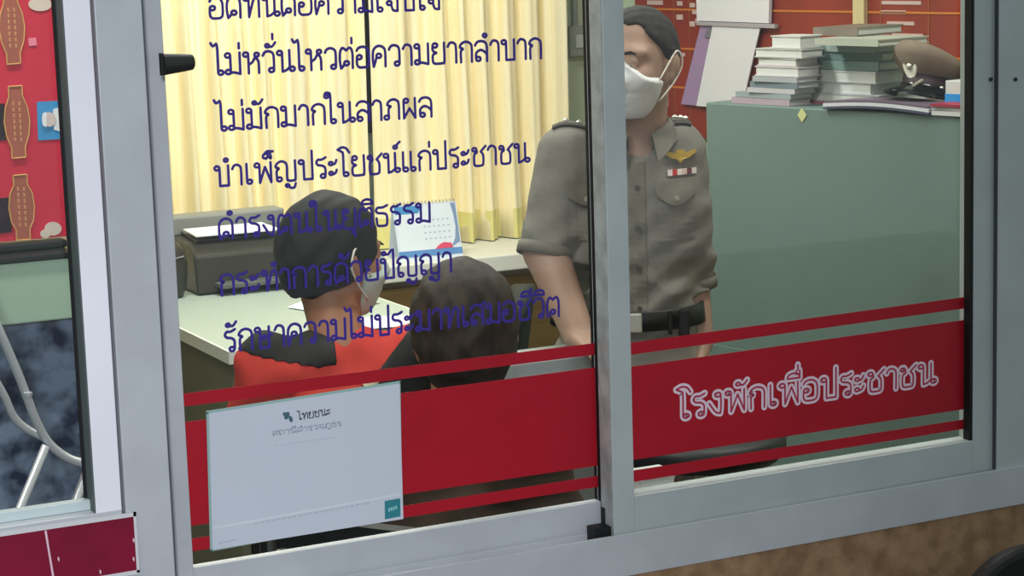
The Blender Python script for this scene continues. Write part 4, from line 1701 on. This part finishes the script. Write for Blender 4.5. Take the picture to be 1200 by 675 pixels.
# collar
def collar():
    ax = Vector((nb[0]+.004, -.004, 0))
    P = []
    n = 28
    for i in range(n+1):
        t = -1+2*i/n
        a = t*2.75           # 0 = back
        fr = abs(t)
        r1, r2 = .060, .083+.012*max(0, fr-.75)*4
        z1 = cz+.052-.035*fr**2
        z2 = cz+.020-.030*fr**2-.045*max(0, fr-.8)*5*.5
        zmid = cz+.058-.036*fr**2
        dx, dy = math.sin(a), math.cos(a)
        P.append([ax+Vector((dx*.059, dy*.064, z1-.03)), ax+Vector((dx*r1, dy*(r1+.006), zmid)), ax+Vector((dx*(r1+.010), dy*(r1+.015), zmid-.008)), ax+Vector((dx*r2, dy*(r2+.004), z2))])
    mb = MB()
    mb.grid(P)
    return mb.build('collar', KHAKI_D, shirt_o, solid=.003)
collar()
fn0 = lambda P: shirt_fn(P)
cxm = nb[0]-.004
# button placket, buttons
pl = patch('placket', fn0, cxm-.016, cxm+.016, lambda u: cz-.035, lambda u: .925, KHAKI_D, shirt_o, .0005, .0025, 4, 30)
for k in range(4):
    z = cz-.085-.082*k
    p = drape(fn0, [(cxm, z)], .0045)[0]
    mb = MB()
    mb.tube([p, p+np.array((0, -.0025, 0))], .0058, 12)
    b = mb.build('button', mat('button_dark_khaki', (78, 72, 64), .4), shirt_o)
# chest pockets with flaps
for s in (1, -1):
    c = oloc(793 if s > 0 else 690, 222)
    x0, x1 = c[0]-.044, c[0]+.040
    zt = oloc(793, 205)[2] if s > 0 else oloc(693, 206)[2]
    pk = patch('pocket', fn0, x0+.004, x1-.004, lambda u: zt-.01, lambda u: zt-.125, KHAKI, shirt_o, .0008, .002, 8, 10)
    fl_ = patch('pocket_flap', fn0, x0, x1, lambda u: zt, lambda u: zt-.030-.022*(1-abs(2*u-1)**1.6), KHAKI_D, shirt_o, .007, .004, 14, 6)
    pq = drape(fn0, [((x0+x1)/2, zt-.038)], .010)[0]
    mb = MB()
    mb.tube([pq, pq+np.array((0, -.002, 0))], .0058, 12)
    mb.build('button', mat('button_pale_khaki', (170, 164, 150), .4), fl_)
# gold wing badge and ribbon bar on the wearer's left breast
bx = oloc(797, 180)
pts = [(-.034, .006), (-.030, .012), (-.012, .006), (-.006, .013), (.006, .013), (.012, .006), (.030, .012), (.034, .006), (.018, -.004), (.008, -.006), (0, -.014), (-.008, -.006), (-.018, -.004)]
P = drape(fn0, [(bx[0]+x, bx[2]+z) for x, z in pts], .003)
mb = MB()
mb.prism([tuple(p) for p in P], (0, -.003, 0))
part_label(mb.build('wing_badge', mat('gold_badge', (196, 168, 84), .4, .35), shirt_o), 'gold wing badge')
rx = oloc(799, 198)
for k in range(6):
    rgb = ((226, 210, 210), (190, 60, 60), (236, 226, 222), (226, 196, 190), (120, 60, 70), (230, 222, 216))[k]
    xk = rx[0]-.030+.010*k
    P = drape(fn0, [(xk, rx[2]-.006), (xk+.0098, rx[2]-.006), (xk+.0098, rx[2]+.006), (xk, rx[2]+.006)], .003)
    mb = MB()
    mb.prism([tuple(p) for p in P], (0, -.002, 0))
    part_label(mb.build('ribbon', mat('ribbon_%d' % k, rgb, .6), shirt_o), 'coloured ribbon of the ribbon bar')
# epaulettes with silver pips
for s, sh in ((1, shR), (-1, shL)):
    a = np.array((nb[0]+s*.066, .012, cz+.0)); b = sh+np.array((s*.028, 0, .012))
    P = []
    for i in range(9):
        t = i/8
        row = []
        for j in range(5):
            v = (j-2)/2
            w_ = .026*(1-.2*t)
            q = a+(b-a)*t+np.array((0, v*w_, 0))
            q = np.array((q[0], q[1], 1.7))
            row.append(q)
        P.append(row)
    Q = np.array(P).reshape(-1, 3)
    for _ in range(50):
        Q[:, 2] -= np.clip(shirt_fn(Q), -.02, .05)*.7
    Q[:, 2] += .003
    g = [[tuple(Q[i*5+j]) for j in range(5)] for i in range(9)]
    mb = MB()
    mb.grid(g, .004, (0, 0, 1))
    ep = mb.build('epaulette', mat('epaulette_dark', (70, 66, 62), .8), shirt_o)
    part_label(ep, 'dark edged shoulder strap')
    mb = MB()
    mb.grid([[tuple(np.array(g[i][j])+np.array((0, 0, .0042))) for j in (1, 2, 3)] for i in range(1, 8)], .001, (0, 0, 1))
    mb.build('strap_face', KHAKI, ep)
    for i in (2, 4, 6):
        q = np.array(g[i][2])+np.array((0, 0, .0055))
        mb = MB()
        mb.lathe([(.0065, 0), (.0065, .002), (.003, .005), (.0005, .006)], q, 10)
        mb.build('pip', mat('silver', (215, 215, 205), .25, .7), ep)
# trousers, belt
trs = [EL((-.005, .002, .93), (.143, .110, .10), None, .04), EL((-.005, .01, .84), (.150, .115, .11), None, .04)]
for s in (-1, 1):
    trs += [C((s*.078-.005, .008, .84), (s*.09, .0, .47), .086, .062, 1, .03), C((s*.09, 0, .47), (s*.095, .02, .10), .062, .052, 1, .03)]
def tr_fn(P):
    d = sdf(trs, P)+.002*np.sin(P[..., 2]*60+P[..., 0]*25)
    return np.maximum.reduce([d, P[..., 2]-.925, .075-P[..., 2]])
lo, hi = bounds(trs, .02)
part_label(sculpt('trousers', tr_fn, lo, hi, .007, mat('trouser_grey_khaki', (150, 146, 138), .85, var=.12, scale=30), off), 'paler grey khaki trousers')
bz_ = oloc(785, 364)[2]
bfn = lambda P: np.minimum(tr_fn(P), shirt_fn(P))
def around(fn, z, off_, n=48):
    a = np.linspace(0, 2*PI, n, endpoint=False)
    D = np.stack([np.cos(a), np.sin(a), 0*a], 1)
    Pp = D*.30+np.array((-.005, 0, z))
    for _ in range(70):
        Pp -= D*np.clip(fn(Pp), -.02, .05)[:, None]*.6
    return Pp+D*off_
ring = [around(lambda P: sdf(tors+trs[:2], P), bz_+dz, o_) for dz, o_ in ((-.021, .003), (-.02, .008), (.02, .008), (.021, .003))]
mb = MB()
n = 48
V_ = [tuple(p) for rg in ring for p in rg]
mb.add(V_, [(i*n+k, i*n+(k+1) % n, (i+1)*n+(k+1) % n, (i+1)*n+k) for i in range(3) for k in range(n)])
belt = mb.build('belt', mat('black_leather', (22, 22, 22), .35), off, smooth=True)
q = oloc(790, 366)
pb = drape(lambda P: sdf(tors+trs[:2], P), [(q[0], bz_)], .014)[0]
mb = MB()
mb.box((pb[0]-.014, pb[1]-.004, bz_-.03), (pb[0]-.005, pb[1]+.002, bz_+.02))
mb.box((pb[0]+.008, pb[1]-.010, bz_-.045), (pb[0]+.03, pb[1]+.006, bz_+.022))
part_label(mb.build('pouch', mat('black_leather', (22, 22, 22), .35), belt, bevel=.003), 'black belt pouch')
q = oloc(746, 366)
pb = drape(lambda P: sdf(tors+trs[:2], P), [(q[0], bz_)], .010)[0]
mb = MB()
mb.box((pb[0]-.024, pb[1]-.006, bz_-.022), (pb[0]+.012, pb[1]+.002, bz_+.020))
part_label(mb.build('buckle', mat('silver', (215, 215, 205), .25, .7), belt, bevel=.004), 'silver buckle')
# shoes
for s in (-1, 1):
    se = [C((s*.095, .035, .05), (s*.105, -.02, .045), .045, .043, 1, .03), C((s*.105, -.02, .04), (s*.118, -.13, .03), .043, .032, 1, .03)]
    lo, hi = bounds(se, .01)
    sculpt('shoe', lambda P: np.maximum(sdf(se, P), .004-P[..., 2]), lo, hi, .006, mat('black_leather', (22, 22, 22), .35), off)


# ------------------------------------------------------------------ two seated people seen from behind
def seated(px, py, Y, crown_px, head_w, yaw_body, yaw_head, pit, name_label, hairm, shirtm, skinm, shoulder, hair_kw, mask=None, drop=.25, shirt_extra=None, k=1.0):
    c = at(px, py, Y)
    crown = at(px, crown_px, Y).z
    r = empty('person', (c.x, Y, 0), yaw_body)
    tag(r, name_label, 'person')
    hz = crown-.122*k
    Hh = Head((0, -.03, hz), rot(yaw_head, pit), k)
    s_ = Hh.skull()
    nz = hz-.150*k
    sw = shoulder
    seat = .47
    sl, sr_ = np.array((-sw, .02, nz-.05)), np.array((sw, .02, nz-.05))
    eL, eR = np.array((-sw-.05, -.07, nz-.28)), np.array((sw+.05, -.07, nz-.28))
    hL, hR = np.array((-.09, -.26, nz-.33)), np.array((.09, -.26, nz-.33))
    b = list(s_)
    b += [C((0, .02, nz-.02), Hh.w((0, .022, -.06)), .052*k, .050*k, 1, .03),
          C((0, .02, nz-.12), (0, .03, seat+.12), .07, .085, .8, .03),
          C(sl, eL, .036, .034, 1, .02), C(sr_, eR, .036, .034, 1, .02),
          C(eL, hL, .035, .025, 1, .02), C(eR, hR, .035, .025, 1, .02)]
    b += fingers(hL, (.5, -.8, -.1), (0, 0, 1), (1, .2, 0), .88, .35)
    b += fingers(hR, (-.5, -.8, -.1), (0, 0, 1), (-1, .2, 0), .88, .35)
    hip = seat+.085
    for s in (-1, 1):
        b += [C((s*.08, .02, hip), (s*.10, -.38, hip), .06, .045, 1, .03), C((s*.10, -.38, hip), (s*.10, -.36, .09), .042, .03, 1, .02), C((s*.10, -.35, .05), (s*.11, -.48, .035), .034, .028, 1, .02)]
    lo, hi = bounds(b, .012)
    sculpt('body', lambda P: sdf(b, P), lo, hi, .0055, skinm, r)
    hair_cap(r, Hh, s_, hairm, **hair_kw)
    eyes_and_brows(r, Hh, hairm, -.1)
    if mask:
        face_mask(r, Hh, mask, mat('mask_loop_white', (222, 214, 206), .7), s_)
    t = [EL((0, .02, nz-.19), (sw*.98, .10, .19), None, .04), EL((0, .02, nz-.38), (sw*.92, .105, .16), None, .05), EL((0, .03, seat+.12), (sw*.95, .115, .11), None, .04),
         C((-.04, .022, nz-.035), sl, .050, .052, 1, .04), C((.04, .022, nz-.035), sr_, .050, .052, 1, .04),
         C(sl, eL+(eL-sl)*.02, .060, .054, 1, .03), C(sr_, eR+(eR-sr_)*.02, .060, .054, 1, .03)]
    uA = (eL-sl)/np.linalg.norm(eL-sl); uB = (eR-sr_)/np.linalg.norm(eR-sr_)
    def tf_(P):
        d = sdf(t, P)+.003*np.sin(P[..., 2]*55+P[..., 0]*34)+.0022*np.sin(P[..., 0]*70-P[..., 2]*43)
        nk = np.linalg.norm((P-np.array((0, .004, nz+.052))), axis=-1)-.062*k
        d = np.maximum(d, -nk)
        d = np.where(np.linalg.norm(P-eL, axis=-1) < .1, np.maximum(d, (P-eL)@uA), d)
        d = np.where(np.linalg.norm(P-eR, axis=-1) < .1, np.maximum(d, (P-eR)@uB), d)
        return np.maximum(d, seat+.035-P[..., 2])
    lo, hi = bounds(t, .02)
    so_ = sculpt('shirt', tf_, lo, hi, .0065, shirtm, r)
    th = []
    for s in (-1, 1):
        th += [C((s*.075, .03, hip), (s*.10, -.38, hip), .084, .066, 1, .04), C((s*.10, -.38, hip-.005), (s*.10, -.36, .10), .062, .05, 1, .03)]
    th += [EL((0, .04, hip+.02), (.15, .11, .09), None, .04)]
    lo, hi = bounds(th, .02)
    sculpt('trousers', lambda P: np.maximum.reduce([sdf(th, P)+.002*np.sin(P[..., 1]*70), .08-P[..., 2], P[..., 2]-(seat+.20)]), lo, hi, .008, mat('dark_trousers', (40, 42, 48), .85, var=.15, scale=20), r)
    for s in (-1, 1):
        se = [C((s*.10, -.34, .05), (s*.105, -.40, .045), .042, .04, 1, .03), C((s*.105, -.40, .04), (s*.112, -.50, .03), .04, .03, 1, .03)]
        lo, hi = bounds(se, .01)
        sculpt('shoe', lambda P: np.maximum(sdf(se, P), .004-P[..., 2]), lo, hi, .007, mat('dark_shoe', (34, 34, 38), .5), r)
    # the chair it sits on
    ch = empty('chair', (c.x, Y, 0), yaw_body)
    return r, ch, Hh, so_, tf_, nz


def chair_under(ch, label, seat=.47):
    tag(ch, label, 'chair', None)
    BL = mat('black_vinyl', (30, 32, 36), .5, var=.15, scale=25)
    mb = MB()
    mb.box((-.20, -.26, seat-.035), (.20, .16, seat+.005))
    mb.build('seat', BL, ch, bevel=.012)
    mb = MB()
    mb.grid([[(-.19+.38*i/8, .235+.03*j/4-.02*((i-4)/4)**2, seat+.16+.20*j/4) for j in range(5)] for i in range(9)], .03, (0, 1, 0))
    mb.build('backrest', BL, ch)
    FR = mat('grey_steel_tube', (140, 142, 142), .3, .7)
    for s in (-1, 1):
        mb = MB()
        mb.tube([(s*.18, .15, seat-.045), (s*.195, .19, 0)], .011, 10)
        mb.build('leg', FR, ch)
        mb = MB()
        mb.tube([(s*.18, -.22, seat-.045), (s*.195, -.26, 0)], .011, 10)
        mb.build('leg', FR, ch)
        mb = MB()
        mb.tube([(s*.17, .10, seat-.045), (s*.17, .20, seat-.03), (s*.17, .262, seat+.05), (s*.17, .285, seat+.3)], .010, 10)
        mb.build('back_frame', FR, ch)


BH = mat('black_hair', (22, 18, 16), .75, rgb2=(10, 9, 8), scale=60, stretch=(1, 1, .3))
BRH = mat('dark_brown_hair', (54, 41, 30), .7, rgb2=(26, 19, 14), scale=50, stretch=(1, 1, .3))
RED_T = mat('coral_red_fabric', (208, 66, 58), .85, var=.12, scale=18)
r1, ch1, H1, so1, tf1, nz1 = seated(392, 280, .95, 229, .18, math.radians(180-21+6), math.radians(-54), math.radians(4),
    'person with short black hair, red shirt and pale mask, sitting with back turned, left one', BH, RED_T, skinmat('skin_brown', (172, 122, 96)), .142,
    dict(thick=.011, line=((-.12, .035), (-.07, .025), (-.03, -.02), (.03, -.045), (.11, -.085)), noise=.0030, freq=70), mask=mat('pale_green_mask', (190, 204, 192), .8))
chair_under(ch1, 'black padded chair under the person in the red shirt')
r2, ch2, H2, so2, tf2, nz2 = seated(531, 360, .36, 311, .19, math.radians(180-56), math.radians(38), math.radians(10),
    'person with thick dark brown hair sitting with back turned, right of the red shirted one', BRH, mat('dark_brown_top', (70, 56, 44), .85, var=.2, scale=20), skinmat('skin_brown', (172, 122, 96)), .150,
    dict(thick=.014, line=((-.12, .05), (-.07, .03), (-.02, -.06), (.04, -.12), (.11, -.135)), noise=.003, freq=60))
chair_under(ch2, 'black padded chair under the person with brown hair')


# dark yoke over the red shirt: the shoulders and the whole right side
def yoke(P):
    xi = -P[..., 0]
    z = P[..., 2]
    d = tf1(P)-.0025
    a = np.maximum(nz1-.046-z+.25*np.maximum(0, -xi-.06), xi+.015)
    b = .07-1.0*(nz1-.05-z)-xi
    reg = np.minimum(a, b)
    return np.maximum(d, reg)
lo1 = np.array((-.30, -.22, nz1-.34)); hi1 = np.array((.30, .20, nz1+.06))
yk = sculpt('dark_yoke', yoke, lo1, hi1, .006, mat('charcoal_red_patch', (52, 52, 50), .85, rgb2=(40, 40, 40), scale=9), so1)
part_label(yk, 'charcoal shoulder and right side panel')
for (cx_, cz_, w_, rgb, nm) in ((.045, -.075, .020, (206, 190, 160), 'cream_patch'), (.070, -.100, .028, (214, 84, 78), 'red_patch'), (.058, -.125, .012, (206, 190, 160), 'cream_patch')):
    pts = [(-cx_+w_*math.cos(a)*(1+.3*math.sin(3*a)), nz1+cz_+w_*.8*math.sin(a)*(1+.25*math.cos(2*a))) for a in np.linspace(0, 2*PI, 19)[:-1]]
    P = drape(lambda Q: tf1(Q)-.0025, pts, .003, sgn=-1)
    mb = MB()
    mb.prism([tuple(p) for p in P], (0, .002, 0))
    mb.build(nm, mat(nm, rgb, .8), yk)

# grey steel pedestal under the officer's hand
hw_ = off.matrix_basis @ Vector(tuple(wrL))
pz = hw_.z-.030
pl_, pr2 = at(604, 392, .84), at(700, 392, .84)
pd = empty('drawer_pedestal', ((pl_.x+pr2.x)/2, .84, 0))
tag(pd, 'grey steel drawer pedestal under the officer\'s hand', 'pedestal')
w2_ = abs(pr2.x-pl_.x)/2+.012
GS = mat('pale_grey_steel', (164, 172, 174), .4, var=.05, scale=5)
mb = MB()
mb.box((-w2_, 0, .02), (w2_, .13, pz))
mb.build('body', GS, pd, bevel=.003)
for k in range(3):
    mb = MB()
    z0 = .06+k*(pz-.08)/3
    mb.box((-w2_+.008, -.008, z0), (w2_-.008, -.0005, z0+(pz-.08)/3-.012))
    d_ = mb.build('drawer', GS, pd, bevel=.002)
    mb = MB()
    zc_ = z0+(pz-.08)/3-.06
    mb.box((-.035, -.02, zc_), (.035, -.008, zc_+.010))
    mb.build('handle', mat('dark_steel', (50, 54, 58), .4, .6), d_)


# ================================================================== BEHIND THE DOOR GLASS, AND OUTSIDE
# ---- red chart board lying on its side on a green counter
YK = .75
zk = at(40, 298, YK).z                 # counter top
gc = empty('counter', (0, 0, 0))
tag(gc, 'pale green topped counter with dark blue mottled front behind the white door', 'counter')
xk1 = at(84, 340, YK).x+.06
mb = MB()
zk1 = at(40, 378, YK).z
mb.box((-2.2, YK, zk1), (xk1, YK+.6, zk-.012))
part_label(mb.build('apron', mat('pale_green_panel', (158, 182, 160), .5), gc, bevel=.003), 'pale green apron')
mb = MB()
mb.box((-2.2, YK-.006, zk-.012), (xk1+.006, YK+.6, zk))
part_label(mb.build('top', mat('counter_black_edge', (30, 36, 36), .35, var=.3, scale=40), gc, bevel=.003), 'black stone top')
mb = MB()
mb.box((-2.2, YK+.03, 0), (xk1-.02, YK+.58, zk1))
part_label(mb.build('base', mat('dark_blue_mottled', (112, 128, 150), .35, rgb2=(34, 44, 66), scale=24, detail=2.5), gc), 'dark blue mottled front')
# dark edging on which the board stands
mb = MB()
yb_ = YK+.06
z0 = zk+.001
mb.box((-1.3, yb_-.02, z0), (at(76, 290, yb_).x, yb_+.06, at(40, 284, yb_-.02).z))
bt = mb.build('dark_batten', mat('counter_black_edge', (30, 36, 36), .35, var=.3, scale=40), None, bevel=.004)
tag(bt, 'black stone batten on the counter under the red board', 'batten')
zb0 = at(40, 284, yb_-.02).z+.003
cb = empty('chart_board', (0, 0, 0))
tag(cb, 'red chart board with gold plaques turned on its side, behind the door glass', 'board')
mb = MB()
mb.box((-1.3, yb_, zb0), (at(80, 140, yb_).x+.02, yb_+.02, zb0+.75))
mb.build('panel', mat('chart_red', (202, 40, 66), .5, var=.1, scale=4), cb)
GOLD = mat('gold_line', (206, 158, 96), .5)
PLQ = mat('plaque_brown_red', (164, 92, 74), .5, var=.1, scale=30)
def bp(px, py, d=0.0):
    return at(px, py, yb_-.0005-d)
def plaque(cx, cy, hh=42):
    hw = 13
    pts = [(-8, -hh), (8, -hh), (8, -hh+12), (hw, -16), (hw+2, 0), (hw, 16), (8, hh-12), (8, hh), (-8, hh), (-8, hh-12), (-hw, 16), (-hw-2, 0), (-hw, -16), (-8, -hh+12)]
    sl = .055
    P = [(cx+x+sl*y*1.0, cy+y-.08*x) for x, y in pts]
    mb = MB()
    mb.prism([bp(x, y) for x, y in P], (0, -.002, 0))
    o = mb.build('gold_plaque', PLQ, cb)
    part_label(o, 'brown plaque with gold outline')
    mb = MB()
    L = [bp(x, y, .0025) for x, y in P]
    for i in range(len(L)):
        mb.tube([L[i], L[(i+1) % len(L)]], .0012, 5)
    mb.build('gold_outline', GOLD, o)
    for dx in (-3.5, 3.5):
        mb = MB()
        for k in range(7):
            y0 = -24+k*7
            mb.prism([bp(cx+dx-1.1+sl*y0, cy+y0, .002), bp(cx+dx+1.3+sl*y0, cy+y0, .002), bp(cx+dx+1.3+sl*(y0+4.6), cy+y0+4.6, .002), bp(cx+dx-.8+sl*(y0+4.6), cy+y0+4.6, .002)], (0, -.0006, 0))
        mb.build('gold_marks', mat('gold_marks', (196, 140, 96), .6), o)
for c in ((14, 33), (20, 143), (25.5, 243, 38), (8, -75)):
    plaque(*c)
# photographs beside the plaques
def card(name, pts, m, d=0.0, lab=None, parent=None):
    mb = MB()
    mb.prism([bp(x, y, d) for x, y in pts], (0, -.0012, 0))
    o = mb.build(name, m, parent or cb)
    if lab:
        part_label(o, lab)
    return o
card('photograph', [(-22, 124), (5, 121), (7, 164), (-20, 167)], mat('photo_dark', (50, 34, 44), .4, var=.5, scale=60), 0, 'dark photograph')
card('photograph', [(-14, 234), (11, 231), (14, 272), (-11, 275)], mat('photo_dark', (50, 34, 44), .4, var=.5, scale=60), 0, 'dark photograph')
bc = card('blue_portrait_card', [(43, 119.5), (68.5, 118), (70, 163), (44.5, 164.5)], mat('portrait_blue', (60, 142, 196), .5), 0, 'blue portrait card turned on its side')
def oval(cx, cy, a, b, n=18):
    return [(cx+a*math.cos(2*PI*k/n), cy+b*math.sin(2*PI*k/n)) for k in range(n)]
card('collar', [(62, 128), (69, 126), (70, 154), (63, 152)], mat('portrait_white', (218, 222, 224), .6), .0014, None, bc)
card('face', oval(57.5, 140, 8, 8.5), mat('portrait_face', (206, 190, 184), .6), .0028, None, bc)
card('hair', [(49, 140), (50, 133), (54, 131), (55, 136), (54.5, 140), (55, 145), (54, 149), (50, 147)], mat('portrait_hair', (224, 224, 228), .6), .0042, None, bc)
card('corner_ornament', oval(47, 5, 14, 8)+[], mat('ornament_cream', (206, 190, 176), .6), .0, 'cream ornament')
card('corner_ornament', oval(62, 268, 10, 8), mat('ornament_cream', (206, 190, 176), .6), .0, 'cream ornament')
card('corner_ornament', oval(53, 274, 6, 5), mat('ornament_cream', (206, 190, 176), .6), .0013, 'cream ornament')
card('small_tag', [(33, 45), (42, 44), (43, 53), (34, 54)], mat('tag_pink', (226, 130, 150), .6), 0, 'pale pink tag')

# ---- chrome tube chair in front of the counter
tc = empty('tube_chair', (0, 0, 0))
tag(tc, 'folded chrome tube chair leaning before the mottled counter, left of the door stile', 'chair')
CHR = mat('chrome_tube', (186, 190, 194), .3, .35)
YT = .50
def tp(px, py, Y=YT):
    return at(px, py, Y)
def smooth(pts, n=6):
    return [Vector(p) for p in _cr([tuple(p) for p in pts], n)]
r_t = .0072
mb = MB()
mb.tube(smooth([tp(-40, 300), tp(-4, 380), tp(22, 440), tp(42, 492), tp(58, 520), tp(82, 538), tp(110, 545)]), r_t, 10)
mb.build('back_frame', CHR, tc, smooth=True)
mb = MB()
mb.tube(smooth([tp(-20, 420, YT+.02), tp(4, 462, YT+.02), tp(16, 488, YT+.02), tp(32, 503, YT+.02), tp(54, 514, YT+.02)]), r_t*.9, 10)
mb.build('brace', CHR, tc, smooth=True)
bz = tp(15, 612, YT)
a_ = tp(54, 522, YT-.012)
dv = (tp(20, 604, YT-.012)-a_)
k = -(a_.z-.0)/dv.z
mb = MB()
mb.tube([a_, a_+dv*k], r_t, 10)
mb.build('leg', CHR, tc, smooth=True)
a2 = tp(104, 545, YT); dv2 = tp(82, 606, YT)-a2
mb = MB()
mb.tube([a2, a2+dv2*(-(a2.z)/dv2.z)], r_t, 10)
mb.build('leg', CHR, tc, smooth=True)
mb = MB()
P0 = tp(-44, 330, YT+.01)
mb.grid([[P0+Vector((-.30*i/6, .03*j/4, -.02+.2*j/4)) for j in range(5)] for i in range(7)], .012, (0, 1, 0))
mb.build('seat', mat('dark_vinyl_seat', (40, 40, 48), .5), tc)
mb = MB()
q = tp(33, 462, YT-.009)
mb.lathe([(.001, -.004), (.007, -.003), (.007, .003), (.001, .004)], q, 12)
mb.build('rivet', mat('rivet_pale', (200, 204, 208), .3, .6), tc)

# ---- black rounded chair outside, at the lower right corner
YO = -.42
pc_ = at(1212, 642, YO)
oc2 = empty('outdoor_chair', (pc_.x, YO, 0))
tag(oc2, 'black chair with a rounded back outside, cut by the lower right corner', 'chair')
zt_ = pc_.z
mb = MB()
pts = []
for k in range(25):
    a = PI*k/24
    pts.append((.13*math.cos(a), 0, zt_-.11+.11*math.sin(a)))
pts += [(-.13, 0, zt_-.36), (.13, 0, zt_-.36)]
mb.prism(pts, (0, .035, 0))
BO = mat('black_outdoor_plastic', (9, 9, 10), .6)
mb.build('backrest', BO, oc2, bevel=.010)
mb = MB()
mb.lathe([(.05, .37), (.17, .38), (.185, .40), (.17, .425), (.05, .42)], (0, -.19, 0), 32)
mb.build('seat', BO, oc2, smooth=True)
for sx in (-1, 1):
    mb = MB()
    mb.tube([(sx*.11, .015, zt_-.33), (sx*.13, .02, .40), (sx*.16, .04, 0)], .011, 10)
    mb.build('leg', mat('dark_steel', (50, 54, 58), .4, .6), oc2)
    mb = MB()
    mb.tube([(sx*.12, -.28, .38), (sx*.16, -.36, 0)], .011, 10)
    mb.build('leg', mat('dark_steel', (50, 54, 58), .4, .6), oc2)

# ---- ceiling lamps in the room
def fixture(x, y, lab):
    f = empty('ceiling_light', (x, y, 2.7))
    tag(f, lab, 'ceiling light')
    mb = MB()
    mb.box((-.64, -.05, -.03), (.64, .05, 0))
    mb.build('housing', mat('lamp_housing', (230, 230, 228), .5), f, bevel=.004)
    mb = MB()
    mb.tube([(-.6, 0, -.02), (.6, 0, -.02)], .013, 12)
    mb.build('tube_lamp', mat('lamp_glow', (255, 250, 235), .5, emit=2.0), f, smooth=True)
fixture(.4, 2.15, 'white fluorescent ceiling light above the pale desk')
fixture(1.25, .75, 'white fluorescent ceiling light above the officer, added to brighten the right side')  # unseen fixture for the added right-hand tube
fixture(-.9, .45, 'white fluorescent ceiling light above the green counter')


# ---- inner window board with a small white box; black stool beyond it
struct(MB().box((XJ1, .05, Z_BOT-.03), (XR1, .17, Z_BOT+.012)).build('trim_1', mat('inner_sill', (96, 96, 90), .6, var=.1, scale=6)))
xw0, xw1 = at(748, 570, .10).x, at(785, 570, .10).x
wb = empty('small_box', (xw0, .085, Z_BOT+.012))
tag(wb, 'small white box on the inner window board in the right pane\'s lower left corner', 'box')
hb_ = at(766, 556, .085).z-Z_BOT-.012
mb = MB()
mb.box((0, 0, 0), (xw1-xw0, .05, hb_))
mb.build('body', mat('carton_white', (196, 200, 196), .6), wb, bevel=.002)
mb = MB()
mb.box((-.001, -.001, hb_-.012), (xw1-xw0+.001, .051, hb_+.001))
mb.build('lid', mat('carton_white', (196, 200, 196), .6), wb, bevel=.001)
sp = at(822, 520, .62)
sl_ = empty('stool', (sp.x, .62, 0))
zs_ = at(822, 506, .62).z
tag(sl_, 'black stool inside, seen through the gap under the red band of the right pane', 'stool')
mb = MB()
mb.lathe([(.05, zs_-.05), (.15, zs_-.05), (.165, zs_-.035), (.165, zs_-.012), (.15, zs_), (.04, zs_+.002)], (0, 0, 0), 36)
mb.build('seat', mat('black_vinyl', (30, 32, 36), .5, var=.15, scale=25), sl_, smooth=True)
for k in range(4):
    a = PI/4+k*PI/2
    mb = MB()
    mb.tube([(.10*math.cos(a), .10*math.sin(a), zs_-.05), (.15*math.cos(a), .15*math.sin(a), 0)], .012, 10)
    mb.build('leg', mat('grey_steel_tube', (140, 142, 142), .3, .7), sl_)
mb = MB()
mb.tube([(.128*math.cos(a), .128*math.sin(a), .26) for a in np.linspace(0, 2*PI, 25)], .007, 8)
mb.build('foot_ring', mat('grey_steel_tube', (140, 142, 142), .3, .7), sl_)
